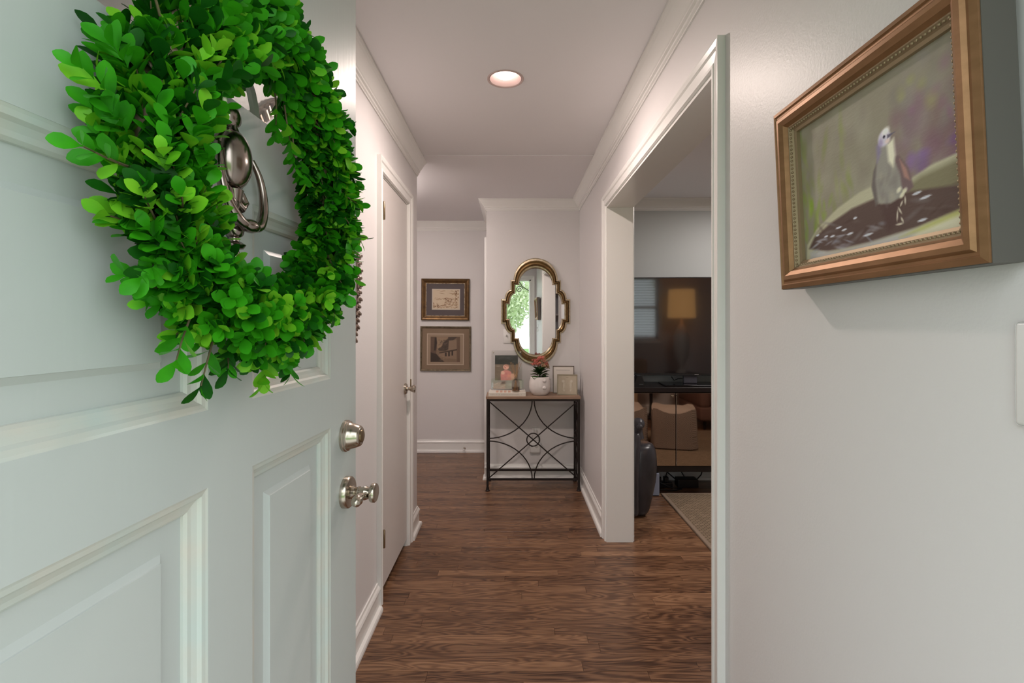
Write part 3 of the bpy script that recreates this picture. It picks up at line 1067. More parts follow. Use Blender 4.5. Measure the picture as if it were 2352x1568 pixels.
def bead_run(p0, p1, n):
    for k in range(n):
        t_ = (k + .5) / n
        bd.ball((p0[0] + (p1[0] - p0[0]) * t_, 0.0055, p0[2] + (p1[2] - p0[2]) * t_), (0.0024, 0.0024, 0.0024), 6, 4)
i_ = 0.0435
bead_run((i_, 0, i_), (PW - i_, 0, i_), 50); bead_run((i_, 0, PH - i_), (PW - i_, 0, PH - i_), 50)
bead_run((i_, 0, i_), (i_, 0, PH - i_), 36); bead_run((PW - i_, 0, i_), (PW - i_, 0, PH - i_), 36)
o = bd.build('beading', M_GOLD2, bird, 60)
o['kind'] = 'stuff'
cv = Canvas(240, 174, (128, 122, 108))
g = cv.rng
cv.dabs(60, (0, 0.6, .3, 1.0), (0.06, 0.12), 0.1, [(138, 134, 120), (126, 122, 106), (146, 140, 128), (120, 112, 104)], .5)
cv.dabs(46, (0.0, 0.42, .15, .95), (0.025, 0.10), 0.15, [(118, 132, 62), (132, 142, 78), (110, 126, 58), (128, 128, 96)], .45)
cv.dabs(20, (0.0, 0.3, .18, .5), (0.02, 0.07), 0.1, [(126, 152, 52), (118, 144, 52), (140, 158, 80)], .5)
cv.dabs(40, (0.62, 1.0, .35, .75), (0.05, 0.11), 0.0, [(112, 84, 96), (104, 74, 84), (124, 96, 116), (98, 66, 78)], .5)
cv.dabs(22, (0.68, 1.0, .5, 1.0), (0.05, 0.10), 0.0, [(120, 116, 112), (130, 122, 118), (112, 106, 102)], .5)
cv.dabs(10, (0.72, .98, .55, .9), (0.03, 0.05), 0.3, [(138, 140, 84), (150, 148, 92), (128, 84, 116)], .45)
cv.dabs(10, (0.66, 1.0, .34, .46), (0.04, 0.05), 0.0, [(108, 84, 128), (122, 96, 146), (104, 74, 110)], .6)
# birdbath
water = [(0.03, 0.02), (0.05, 0.14), (0.16, 0.22), (0.32, 0.29), (0.50, 0.33), (0.72, 0.33), (0.86, 0.32), (1.0, 0.34), (1.0, 0.06), (0.8, 0.02)]
cv.poly([(0.02, 0.0), (0.035, 0.13), (0.12, 0.22), (0.30, 0.32), (0.46, 0.37), (0.56, 0.38), (0.70, 0.32), (0.85, 0.37), (1.0, 0.385), (1.0, 0)], (164, 160, 138), 1, .015)
cv.poly([(0.70, 0.29), (0.80, 0.335), (1.0, 0.355), (1.0, 0.22), (0.7, 0.2)], (106, 100, 78), .85, .04)
cv.poly([(0.05, 0.10), (0.10, 0.17), (0.24, 0.235), (0.40, 0.285), (0.56, 0.30), (0.75, 0.27), (1.0, 0.22), (1.0, 0.11), (0.78, 0.07), (0.5, 0.045), (0.2, 0.05)], (82, 66, 62), 1, .02)
cv.dabs(40, (0.15, 1.0, .10, .24), (0.06, 0.016), 0.0, [(70, 54, 50), (98, 86, 82), (84, 70, 66), (110, 102, 104)], .6)
cv.dabs(24, (0.08, 0.6, .05, .14), (0.05, 0.014), 0.0, [(148, 152, 168), (160, 162, 172), (120, 112, 118), (136, 140, 156)], .7)
cv.poly([(0.05, 0.0), (0.06, 0.07), (0.3, 0.035), (0.6, 0.05), (0.78, 0.06), (1.0, 0.10), (1.0, 0)], (164, 162, 164), .85, .03)
cv.poly([(0.70, 0.0), (0.80, 0.055), (1.0, 0.095), (1.0, 0)], (186, 182, 160), .95, .02)
cv.poly([(0.68, 0.035), (0.80, 0.07), (1.0, 0.115), (1.0, 0.085), (0.8, 0.045)], (160, 160, 96), .8, .02)
for (x, yy, rx) in ((.30, .19, .03), (.25, .145, .025), (.34, .165, .025), (.2, .155, .02), (.13, .18, .02), (.42, .22, .018), (.78, .25, .03), (.82, .215, .035), (.80, .10, .03), (.38, .13, .03), (.5, .095, .04)):
    cv.stroke(x, yy, rx, .009, 0.05, (196, 200, 212), .85, .5)
# bird reflection and bird
cv.poly([(.58, .25), (.70, .25), (.68, .12), (.62, .08)], (74, 56, 54), .8, .03)
for (x, yy) in ((.70, .22), (.72, .232), (.69, .185), (.685, .11), (.70, .13), (.675, .16)):
    cv.stroke(x, yy, .012 + .02 * abs(math.sin(40 * x)), .009, .3 + 2 * math.sin(30 * yy), (204, 196, 180), .7, .6)
cv.poly([(.555, .25), (.535, .37), (.55, .46), (.585, .53), (.60, .46), (.60, .3)], (98, 90, 88), 1, .012)                       # left wing
cv.poly([(.66, .50), (.70, .49), (.745, .40), (.765, .29), (.735, .27), (.69, .32)], (104, 86, 88), 1, .012)                   # right wing
cv.poly([(.70, .47), (.735, .40), (.75, .33), (.72, .36)], (158, 120, 110), .8, .012)
cv.poly([(.57, .26), (.56, .40), (.575, .52), (.585, .60), (.63, .61), (.665, .50), (.70, .38), (.71, .26), (.64, .24)], (132, 128, 122), 1, .015)
cv.dabs(26, (.58, .68, .26, .46), (0.02, 0.04), .1, [(120, 114, 110), (146, 140, 128), (112, 106, 104)], .5)
cv.poly([(.635, .58), (.675, .60), (.68, .50), (.665, .44), (.64, .48)], (206, 202, 182), .95, .02)
cv.poly([(.575, .50), (.575, .60), (.60, .62), (.60, .55)], (120, 110, 142), .8, .02)
cv.stroke(.622, .625, .042, .055, .25, (182, 176, 190), 1, .3)
cv.stroke(.632, .66, .030, .028, .2, (218, 212, 212), .9, .6)
cv.stroke(.60, .605, .02, .035, .1, (136, 122, 158), .7, .7)
cv.poly([(.640, .635), (.685, .63), (.640, .612)], (92, 86, 104), 1, .006)
cv.stroke(.622, .632, .009, .011, 0, (46, 42, 60), 1, .4)
cv.stroke(.64, .60, .02, .018, .2, (206, 186, 180), .8, .6)
for (x, yy) in ((.72, .285), (.705, .265), (.69, .30)):
    cv.stroke(x, yy, .02, .018, .5, (206, 202, 180), .8, .6)
cv.gain = 1.24
cv.grid('canvas', PW - 0.094, PH - 0.094, M_OIL, bird, (0.047, 0.0185, 0.047))

# ================================================================== LIGHT SWITCHES
sw = thing('light_switch', 'white light switch plate at edge of frame below bird painting', 'light switch', (XR, 0.5275, 1.293), (0, 0, -PI / 2))
MB().rbox(-0.0575, 0.0575, -0.007, 0.0, -0.060, 0.060, 0.005, 3).build('switch_plate', M_WHITEP, sw, 40)
for x in (-0.023, 0.023):
    MB().rbox(x - 0.005, x + 0.005, -0.016, -0.006, -0.004, 0.012, 0.002, 2).build('toggle', M_WHITEP, sw)
sw = thing('light_switch', 'white light switch plate partly behind the gilt mirror above table', 'light switch', (-0.022, YC, 1.249))
MB().rbox(-0.050, 0.050, -0.006, 0.0, -0.0625, 0.0625, 0.004, 2).build('switch_plate', M_WHITEP, sw, 40)
for x in (-0.022, 0.022):
    MB().rbox(x - 0.005, x + 0.005, -0.015, -0.005, -0.004, 0.012, 0.002, 2).build('toggle', mat('grey_toggle', (0.35, 0.33, 0.31), 0.4), sw)

# ================================================================== GILT MIRROR
mir = thing('wall_mirror', 'gilt quatrefoil mirror hanging above the iron console table', 'mirror', (0.2096, YC - 0.004, 1.463), (0, 0, 0.021))
S_ = 0.00378
def quarter(pts):
    """right upper quarter, from the top to the right middle (dx, dy up)"""
    up = pts
    lo = [(x, -yy) for x, yy in reversed(pts)]
    right = up + lo[1:] if abs(up[-1][1]) < 1e-6 else up + lo
    left = [(-x, yy) for x, yy in reversed(right)]
    return right + left[1:-1]
def outline(R0, cy, x1, y1, x2, y2, x3):
    p = []
    for k in range(17):
        a = PI / 2 - (PI / 2) * k / 16
        p.append((R0 * math.cos(a), cy + R0 * math.sin(a)))
    p += [(x1, cy), (x1, y1)]
    for k in range(1, 9):
        a = (PI / 2) * k / 8
        p.append((x1 + (x2 - x1) * math.sin(a), y2 + (y1 - y2) * math.cos(a)))
    p += [(x3, y2)]
    return quarter(p)
OUT = outline(50.6, 72.1, 58.0, 49.8, 71.3, 28.2, 79.6)
INN = outline(38.0, 61.0, 47.0, 41.0, 59.5, 16.6, 66.5)
def mirror_strip(prof):
    mb = MB()
    n = len(OUT); k = len(prof)
    vs = []
    for (a, b) in zip(OUT, INN):
        for t_, yy in prof:
            vs.append(((a[0] + (b[0] - a[0]) * t_) * S_, yy, (a[1] + (b[1] - a[1]) * t_) * S_))
    fs = []
    for i in range(n):
        j = (i + 1) % n
        for a in range(k):
            b = (a + 1) % k
            fs.append((i * k + a, i * k + b, j * k + b, j * k + a))
    return mb.add(vs, fs)
M_CHAMP = mat('champagne_gilt', (0.66, 0.58, 0.44), 0.32, 0.85, vary=((50, 50, 50), 0.25, (0.42, 0.32, 0.19)))
M_GILT = mat('brown_gilt', (0.30, 0.19, 0.075), 0.34, 0.85, vary=((60, 60, 60), 0.25, (0.17, 0.10, 0.045)))
mirror_strip([(0.0, 0.0), (0.0, -0.014), (0.08, -0.020), (0.24, -0.021), (0.32, -0.012), (0.34, 0.0)]).build('outer_rim', M_CHAMP, mir)
mirror_strip([(0.33, 0.0), (0.33, -0.012), (0.46, -0.024), (0.60, -0.026), (0.72, -0.014), (0.73, 0.0)]).build('frame_molding', M_GILT, mir)
mirror_strip([(0.73, 0.0), (0.73, -0.013), (0.80, -0.016), (0.88, -0.015), (0.98, -0.006), (1.0, 0.0)]).build('inner_lip', M_CHAMP, mir)
MB().add([(a[0] * S_, -0.004, a[1] * S_) for a in INN] + [(a[0] * S_, -0.001, a[1] * S_) for a in INN],
         [tuple(range(len(INN))), tuple(range(2 * len(INN) - 1, len(INN) - 1, -1))]).build('mirror_glass', M_MIRROR, mir)

# ================================================================== BACK-WALL PICTURES
def framed(name, label, loc, w_, h_, prof, m, tilt=0.0):
    t_ = thing(name, label, 'picture', loc, (0, tilt, 0))
    MB().sweep([(0, 0, 0), (w_, 0, 0), (w_, 0, h_), (0, 0, h_)], prof, (0, -1, 0), closed=True).build('frame', m, t_)
    return t_
M_OLDGOLD = mat('old_gold_frame', (0.19, 0.105, 0.040), 0.42, 0.6, vary=((25, 25, 25), 0.2, (0.11, 0.062, 0.03)))
p1 = framed('framed_picture', 'gold framed landscape sketch in a dark mat, upper of two on back wall', (-0.954, YB - 0.004, 1.396), 0.507, 0.438,
            [(0, 0), (0, 0.022), (0.010, 0.030), (0.024, 0.026), (0.040, 0.016), (0.048, 0.014), (0.048, 0)], M_OLDGOLD, 0.008)
MB().sweep([(0.048, 0, 0.046), (0.459, 0, 0.046), (0.459, 0, 0.392), (0.048, 0, 0.392)], [(0, 0.0), (0, 0.017), (0.006, 0.017), (0.006, 0)], (0, -1, 0), closed=True).build('inner_slip', mat('worn_silver_gilt', (0.45, 0.38, 0.28), 0.5, 0.5, vary=((40, 40, 40), 0.15, (0.15, 0.10, 0.06))), p1)
MB().box(0.04, 0.467, -0.008, -0.004, 0.04, 0.40).build('mat_board', mat('slate_mat', (0.105, 0.085, 0.088), 0.7), p1)
MB().box(0.112, 0.408, -0.010, -0.008, 0.112, 0.332).build('inner_mat', mat('cream_mat', (0.58, 0.51, 0.42), 0.7), p1)
cv = Canvas(132, 96, (206, 188, 162))
cv.dabs(14, (.2, .9, .78, .98), (0.12, 0.03), .1, [(150, 120, 90), (178, 156, 128), (140, 110, 84)], .6)
cv.dabs(40, (.05, .95, .46, .58), (0.05, 0.02), .1, [(132, 96, 66), (158, 126, 94), (112, 78, 52)], .7)
cv.dabs(90, (.45, .95, .18, .55), (0.04, 0.025), .4, [(104, 66, 40), (150, 112, 80), (84, 50, 32), (186, 160, 128)], .8)
cv.dabs(50, (.0, .95, .02, .2), (0.06, 0.02), .1, [(96, 58, 34), (150, 110, 76), (80, 46, 28), (190, 164, 134)], .8)
cv.dabs(24, (.84, .98, .5, .98), (0.03, 0.05), 1.0, [(96, 62, 38), (128, 90, 60)], .8)
cv.dabs(14, (.0, .2, .08, .3), (0.04, 0.03), -.6, [(96, 62, 38), (116, 78, 48)], .8)
cv.dabs(14, (.1, .5, .24, .42), (0.06, 0.02), .0, [(214, 198, 172), (200, 180, 150)], .7)
cv.grid('sketch', 0.272, 0.196, M_PRINT, p1, (0.124, -0.0105, 0.124))
p2 = framed('framed_picture', 'brown framed etching of a village street, lower of two on back wall', (-0.965, YB - 0.004, 0.861), 0.534, 0.471,
            [(0, 0), (0, 0.018), (0.006, 0.024), (0.014, 0.022), (0.018, 0.012), (0.018, 0)], mat('weathered_bronze', (0.13, 0.10, 0.062), 0.45, 0.5, vary=((30, 30, 30), 0.18, (0.26, 0.21, 0.14))), 0.006)
MB().box(0.016, 0.518, -0.008, -0.004, 0.016, 0.455).build('mat_board', mat('tan_mat', (0.235, 0.165, 0.110), 0.7), p2)
MB().sweep([(0.07, -0.008, 0.064), (0.46, -0.008, 0.064), (0.46, -0.008, 0.395), (0.07, -0.008, 0.395)], [(0, 0), (0, 0.003), (0.008, 0.003), (0.008, 0)], (0, -1, 0), closed=True).build('inner_slip', mat('pale_slip', (0.52, 0.42, 0.32), 0.5), p2)
MB().box(0.076, 0.454, -0.010, -0.008, 0.07, 0.389).build('inner_mat', mat('beige_mat', (0.33, 0.245, 0.175), 0.7), p2)
cv = Canvas(120, 108, (126, 104, 84))
cv.poly([(.2, .98), (.6, .98), (.5, .8), (.28, .5), (.2, .45)], (150, 126, 102), 1, .02)
cv.poly([(0, 1), (.2, 1), (.22, .55), (.18, .3), (0, .35)], (100, 80, 66), 1, .02)
cv.poly([(.14, .96), (.2, .96), (.22, .75), (.17, .45), (.12, .45)], (58, 46, 40), 1, .02)
cv.poly([(0, .38), (.2, .32), (.3, .18), (.48, .0), (0, 0)], (62, 50, 42), 1, .03)
cv.poly([(.24, .52), (.36, .58), (.48, .82), (.62, .94), (.62, .52), (.5, .44), (.3, .44)], (78, 64, 54), 1, .03)
cv.dabs(40, (.28, .6, .48, .88), (0.05, 0.03), .9, [(58, 48, 42), (110, 92, 78), (70, 58, 50)], .7)
cv.poly([(.6, .98), (.92, 1), (.7, .8), (.6, .76)], (70, 58, 50), .9, .03)
cv.poly([(.62, .85), (.9, .88), (.9, .5), (.6, .44)], (140, 118, 98), 1, .03)
cv.poly([(.3, .38), (.9, .52), (.9, .46), (.3, .34)], (70, 56, 46), 1, .01)
cv.poly([(.3, .33), (.88, .46), (.88, .12), (.5, .16), (.28, .24)], (138, 116, 96), 1, .02)
for (x, yy, h_) in ((.52, .3, .07), (.63, .32, .09), (.74, .35, .09)):
    cv.poly([(x - .03, yy - h_), (x - .03, yy + h_), (x + .025, yy + h_), (x + .025, yy - h_)], (58, 46, 40), 1, .015)
cv.dabs(20, (.3, .6, .05, .25), (0.05, 0.02), .0, [(150, 128, 106), (120, 98, 80)], .6)
cv.poly([(.88, 1), (1, 1), (1, 0), (.9, 0)], (104, 82, 66), .8, .03)
cv.grid('etching', 0.312, 0.268, M_PRINT, p2, (0.108, -0.0105, 0.094))

# spring door stop on the back baseboard
ds = thing('door_stop', 'small spring door stop on the back wall baseboard', 'door stop', (-0.497, YB - 0.013, 0.045))
MB().lathe([(0.012, 0), (0.012, -0.005), (0.006, -0.008)], (0, 0, 0), 'y', 14).build('base', M_NICKEL, ds, 40)
MB().tube([(0.006 * math.cos(k * 0.8), -0.008 - 0.0009 * k, 0.006 * math.sin(k * 0.8)) for k in range(60)], 0.0012, 5).build('spring', M_NICKEL, ds)
MB().lathe([(0.006, -0.058), (0.009, -0.060), (0.009, -0.072), (0.006, -0.075)], (0, 0, 0), 'y', 14).build('rubber_tip', M_WHITEP, ds, 40)

# ================================================================== CONSOLE TABLE
TX0, TX1, TY0, TY1, TZ = -0.205, 0.556, 4.055, 4.335, 0.7675
M_TOP = mat('washed_wood', (0.36, 0.235, 0.165), 0.5, vary=((5, 90, 40), 0.2, (0.27, 0.17, 0.115)))
tab = thing('console_table', 'narrow console table with black iron frame and washed wood top', 'table', ((TX0 + TX1) / 2, (TY0 + TY1) / 2, 0))
ox, oy = (TX0 + TX1) / 2, (TY0 + TY1) / 2
hx, hy = (TX1 - TX0) / 2, (TY1 - TY0) / 2
MB().rbox(-hx - 0.004, hx + 0.004, -hy - 0.004, hy + 0.004, TZ - 0.022, TZ, 0.003, 2).build('table_top', M_TOP, tab)
b_ = 0.0085
lx, ly = hx - 0.010, hy - 0.010
for sx in (-1, 1):
    for sy in (-1, 1):
        lg = MB().rbox(sx * lx - b_, sx * lx + b_, sy * ly - b_, sy * ly + b_, 0.012, TZ - 0.022, 0.002, 1)
        lg.lathe([(0.011, 0.03), (0.013, 0.012), (0.018, 0.004), (0.018, 0.0)], (sx * lx, sy * ly, 0), 'z', 12)
        lg.build('leg', M_IRON, tab)
for zz in (TZ - 0.031, 0.094):
    for sy in (-1, 1):
        MB().box(-lx, lx, sy * ly - 0.007, sy * ly + 0.007, zz - 0.008, zz + 0.008).build('rail', M_IRON, tab)
    for sx in (-1, 1):
        MB().box(sx * lx - 0.007, sx * lx + 0.007, -ly, ly, zz - 0.008, zz + 0.008).build('rail', M_IRON, tab)
z0, z1 = 0.094, TZ - 0.031
zm = (z0 + z1) / 2
def lattice(wd, mapf, r=0.0048):
    """crossed bars, four bowed arcs and a ring between the rails; wd = half width"""
    for sg in (-1, 1):
        MB().tube([mapf(-wd, zm - sg * (zm - z0)), mapf(wd, zm + sg * (zm - z0))], r, 8).build('cross_bar', M_IRON, tab, 60)
    for sx in (-1, 1):
        for sz in (-1, 1):
            pts_ = []
            for k in range(13):
                a = (PI / 2) * k / 12
                # quarter ellipse hugging the centre, from the rail middle to the leg middle
                x = wd - (wd - 0.010) * math.cos(a) ** 1.0
                pts_.append(mapf(sx * (wd - (wd - 0.008) * math.cos(a)), zm + sz * ((z1 - zm) - ((z1 - zm) - 0.010) * math.sin(a))))
            MB().tube(pts_, r, 8).build('bowed_bar', M_IRON, tab, 60)
    MB().tube([mapf(min(1, wd / 0.2) * 0.052 * math.cos(2 * PI * k / 28), zm + 0.052 * math.sin(2 * PI * k / 28)) for k in range(28)], r, 8, closed=True).build('center_ring', M_IRON, tab, 60)
lattice(lx, lambda x, zz: (x, -ly, zz))
for sx in (-1, 1):
    lattice(ly, lambda yy, zz, sx=sx: (sx * lx, yy, zz), 0.004)

# ---- things on the table
bk = thing('book', 'thick white book lying flat on console table under the acrylic frames', 'book', (-0.036, 4.175, TZ))
MB().rbox(-0.152, 0.152, -0.108, 0.095, 0.0, 0.003, 0.001, 1).rbox(-0.152, 0.152, -0.108, 0.095, 0.0265, 0.0295, 0.001, 1).rbox(-0.152, 0.152, -0.112, -0.107, 0.0, 0.0295, 0.0015, 2).build('cover', mat('book_cloth', (0.72, 0.67, 0.60), 0.6), bk)
MB().box(-0.148, 0.148, -0.107, 0.090, 0.003, 0.0265).build('pages', mat('paper', (0.70, 0.66, 0.58), 0.8, bump=((5, 5, 900), 0.3, 0.001)), bk)
lt_ = MB()
x = -0.135
while x < 0.13:
    wv = R.uniform(0.004, 0.009)
    if R.random() > 0.12:
        lt_.box(x, x + wv, -0.1126, -0.1119, 0.010 + R.uniform(0, .002), 0.0195)
    x += wv + 0.003
o = lt_.build('spine_lettering', mat('spine_print', (0.60, 0.55, 0.49), 0.6), bk)
o['kind'] = 'stuff'
mpeach = mat('peach_print', (0.62, 0.36, 0.26), 0.5)
for k in range(4):
    MB().box(-0.092 + 0.033 * k, -0.072 + 0.033 * k, -0.10, 0.02, 0.0295, 0.0298).build('cover_patch', mpeach, bk)
BZ = TZ + 0.0298

ac = thing('acrylic_frame', 'tall clear acrylic frame with photo of a baby in pink on table', 'photo frame', (-0.172, 4.25, BZ), (-0.20, 0, 0))
AW, AH = 0.262, 0.335
MB().rbox(0, AW, 0.0, 0.006, 0, AH, 0.001, 1).build('front_sheet', M_ACR, ac)
MB().rbox(0, AW, 0.0095, 0.0155, 0, AH, 0.001, 1).build('back_sheet', M_ACR, ac)
for (x, zz) in ((0.016, AH - 0.016), (AW - 0.016, AH - 0.016), (0.016, 0.016), (AW - 0.016, 0.016)):
    MB().lathe([(0.0, -0.004), (0.004, -0.0035), (0.005, -0.001), (0.005, 0.019), (0.0, 0.019)], (x, 0, zz), 'y', 14).build('screw', M_NICKEL, ac, 40)
cv = Canvas(96, 148, (116, 102, 86))
cv.poly([(0, 1), (1, 1), (1, .70), (0, .72)], (44, 46, 40), 1, .01)
cv.dabs(40, (0, 1, .74, 1), (0.12, 0.05), .3, [(34, 40, 36), (62, 70, 66), (28, 32, 28), (90, 92, 92)], .5)
cv.dabs(40, (0, 1, .0, .70), (0.2, 0.03), .0, [(128, 112, 94), (104, 92, 76), (142, 126, 108), (112, 100, 84)], .5)
cv.stroke(.14, .66, .14, .018, 0, (168, 156, 140), .8, .6)
cv.stroke(.60, .30, .24, .16, 0, (204, 164, 140), 1, .3)
cv.poly([(.26, .20), (.24, .40), (.30, .50), (.42, .54), (.58, .53), (.70, .48), (.74, .36), (.70, .20)], (206, 138, 130), 1, .03)
cv.dabs(20, (.3, .65, .22, .48), (0.06, 0.04), .5, [(214, 148, 140), (190, 118, 112), (220, 162, 152)], .6)
cv.stroke(.80, .34, .16, .12, .4, (212, 172, 146), .95, .4)
cv.stroke(.34, .45, .10, .07, .6, (224, 184, 166), .95, .4)
cv.stroke(.60, .36, .08, .08, .2, (216, 150, 130), .8, .6)
cv.stroke(.48, .63, .14, .095, 0, (224, 176, 158), 1, .2)
cv.stroke(.50, .695, .14, .04, .1, (150, 104, 84), .7, .7)
cv.stroke(.58, .66, .05, .05, .2, (176, 122, 100), .6, .7)
cv.stroke(.42, .65, .02, .010, 0, (70, 52, 46), 1, .5)
cv.stroke(.52, .65, .02, .010, 0, (70, 52, 46), 1, .5)
cv.stroke(.44, .605, .04, .014, .1, (150, 70, 66), 1, .5)
cv.stroke(.46, .63, .015, .014, .1, (206, 150, 132), .8, .5)
cv.stroke(.5, .1, .3, .07, 0, (150, 110, 96), .8, .6)
cv.stroke(.72, .13, .2, .10, .3, (80, 74, 68), .9, .5)
cv.gain = 1.12
cv.grid('photo', 0.197, 0.275, M_PHOTO, ac, (0.030, 0.0078, 0.020))
a2 = thing('acrylic_frame', 'low clear acrylic block standing on book in front of baby photo', 'photo frame', (-0.172, 4.215, BZ), (-0.01, 0, 0))
poly = [(0, 0), (0.276, 0), (0.276, 0.082), (0.26, 0.086), (0.20, 0.100), (0.13, 0.108), (0.06, 0.104), (0.0, 0.094)]
MB().prism(poly, 'y', 0, 0.010).build('block', M_ACR, a2)
cv = Canvas(60, 24, (176, 172, 166))
cv.poly([(0, 0), (.42, 0), (.42, .95), (0, .6)], (196, 180, 172), 1, .02)
cv.dabs(14, (0, .42, .1, .7), (0.12, 0.05), .7, [(226, 216, 210), (188, 150, 140), (210, 176, 166)], .8)
cv.poly([(.26, .5), (.42, .6), (.42, .9), (.3, .85)], (120, 104, 96), .8, .06)
cv.stroke(.72, .5, .26, .3, 0, (196, 198, 192), .8, .6)
cv.grid('insert', 0.24, 0.072, M_PHOTO, a2, (0.018, 0.0102, 0.010))

rd = thing('reed_diffuser', 'clear glass reed diffuser bottle with wooden reeds on the book', 'diffuser', (0.034, 4.105, BZ))
bt = MB()
outp = [(0.0, 0.0), (0.032, 0.0), (0.034, 0.004), (0.034, 0.075), (0.032, 0.084), (0.022, 0.096), (0.013, 0.104), (0.012, 0.116), (0.014, 0.119), (0.014, 0.123)]
inp = [(0.0115, 0.123), (0.0095, 0.116), (0.0095, 0.104), (0.019, 0.094), (0.029, 0.083), (0.031, 0.074), (0.031, 0.008), (0.0, 0.007)]
bt.lathe(outp + inp, (0, 0, 0), 'z', 8)
bt.build('bottle', M_BOTTLE, rd)
MB().lathe([(0.0, 0.009), (0.030, 0.009), (0.030, 0.040), (0.0, 0.040)], (0, 0, 0), 'z', 8).build('oil', thin_clear('scent_oil', (0.86, 0.74, 0.62)), rd)
M_REED = mat('reed', (0.40, 0.25, 0.13), 0.7)
for k, (dx, dy) in enumerate(((-.046, .0), (-.022, .012), (0.012, -.010), (.03, .014), (.046, -.004), (.004, .02), (-.034, -.012), (.02, .004))):
    MB().tube([(-dx * .45, -dy * .45, 0.011), (dx * 0.08, dy * 0.08, 0.119), (dx, dy, 0.245 - 0.008 * (k % 3))], 0.0017, 6).build('reed', M_REED, rd)

pl = thing('potted_plant', 'coral flowered kalanchoe in round white pot with two nubs on table', 'plant', (0.233, 4.150, TZ))
M_POT = mat('white_glaze', (0.74, 0.69, 0.67), 0.16)
pot = MB().lathe([(0.0, 0.0), (0.055, 0.0), (0.060, 0.003), (0.076, 0.020), (0.087, 0.045), (0.091, 0.072), (0.089, 0.105), (0.082, 0.135), (0.077, 0.150), (0.074, 0.1515), (0.072, 0.149), (0.076, 0.130), (0.078, 0.11), (0.0, 0.11)], (0, 0, 0), 'z', 48).build('pot', M_POT, pl, 50)
for zz in (0.068, 0.126):
    a = math.radians(-68)
    MB().ball((0.089 * math.cos(a), 0.089 * math.sin(a), zz), (0.017, 0.017, 0.015), 16, 10).build('nub', M_POT, pot, 60)
MB().lathe([(0.0, 0.139), (0.0745, 0.137), (0.0745, 0.120), (0.0, 0.120)], (0, 0, 0), 'z', 24).build('soil', mat('soil', (0.035, 0.022, 0.015), 0.95, bump=((200, 200, 200), 0.8, 0.01)), pl)
M_KAL = [mat('kalanchoe_leaf', (0.022, 0.060, 0.016), 0.35, vary=((20, 20, 20), .2, (0.045, 0.10, 0.025))), mat('kalanchoe_leaf_young', (0.05, 0.12, 0.03), 0.35)]
RP = random.Random(5)
klv, klf = leaf_mesh('x', None, 0.066, 0.056, 0.22, 0.35)
kme = []
for mm in M_KAL:
    me = bpy.data.meshes.new('plant_leaf'); me.from_pydata(klv, [], klf); me.materials.append(mm)
    me.polygons.foreach_set('use_smooth', [True] * len(me.polygons)); kme.append(me)
for k in range(34):
    az = k * 2.4 + RP.uniform(-.3, .3)
    tier = k / 34
    el = 0.05 + 1.0 * tier + RP.uniform(-.15, .15)
    o = bpy.data.objects.new('plant_leaf', kme[0 if RP.random() < .8 else 1]); COL.objects.link(o); o.parent = pl
    zz = 0.142 + 0.055 * tier
    o.matrix_local = Matrix.Translation((0.012 * math.cos(az), 0.012 * math.sin(az), zz)) @ Matrix.Rotation(az, 4, 'Z') @ Matrix.Rotation(-el, 4, 'Y') @ Matrix.Scale(RP.uniform(.8, 1.15), 4)
stm = MB()
fl_me = []
for c in ((0.55, 0.13, 0.10), (0.60, 0.22, 0.15), (0.30, 0.20, 0.10)):
    fb = MB()
    for q in range(4):
        a = q * PI / 2
        fb.add([(0, 0, 0), (0.005 * math.cos(a - .6), 0.005 * math.sin(a - .6), 0.0015), (0.0105 * math.cos(a), 0.0105 * math.sin(a), 0.002), (0.005 * math.cos(a + .6), 0.005 * math.sin(a + .6), 0.0015)], [(0, 1, 2, 3)])
    fb.lathe([(0.0012, -0.009), (0.0025, -0.004), (0.001, 0.0005)], (0, 0, 0), 'z', 6)
    fl_me.append(fb.mesh('blossom', mat('petal_%d' % len(fl_me), c, 0.5)))
heads = [(-.030, -.02, .285), (0.002, -.015, .305), (.03, -.02, .285), (-.045, 0, .262), (.052, -.01, .258), (.012, .02, .30), (-.015, -.035, .262), (.035, -.035, .248), (.06, .005, .238)]
for (hx_, hy_, hz_) in heads:
    stm.tube([(0, 0, 0.15), (hx_ * .35, hy_ * .35, 0.20), (hx_ * .8, hy_ * .8, hz_ - 0.03), (hx_, hy_, hz_ - 0.012)], [0.0025, 0.002, 0.0018, 0.001], 5)
    for q in range(26):
        o = bpy.data.objects.new('blossom', fl_me[(2 if (hx_ > .02 and RP.random() < .6) else RP.choice((0, 0, 1)))]); COL.objects.link(o); o.parent = pl
        dx, dy, dz = RP.gauss(0, .013), RP.gauss(0, .012), RP.gauss(0, .008)
        o.matrix_local = Matrix.Translation((hx_ + dx, hy_ + dy, hz_ + dz)) @ Matrix.Rotation(RP.uniform(-1.2, 1.2), 4, 'Y') @ Matrix.Rotation(RP.uniform(.1, 1.4), 4, 'X') @ Matrix.Rotation(RP.uniform(0, 6), 4, 'Z') @ Matrix.Scale(RP.uniform(.8, 1.15), 4)
stm.build('stem', mat('stem_green', (0.05, 0.09, 0.03), 0.6), pl)

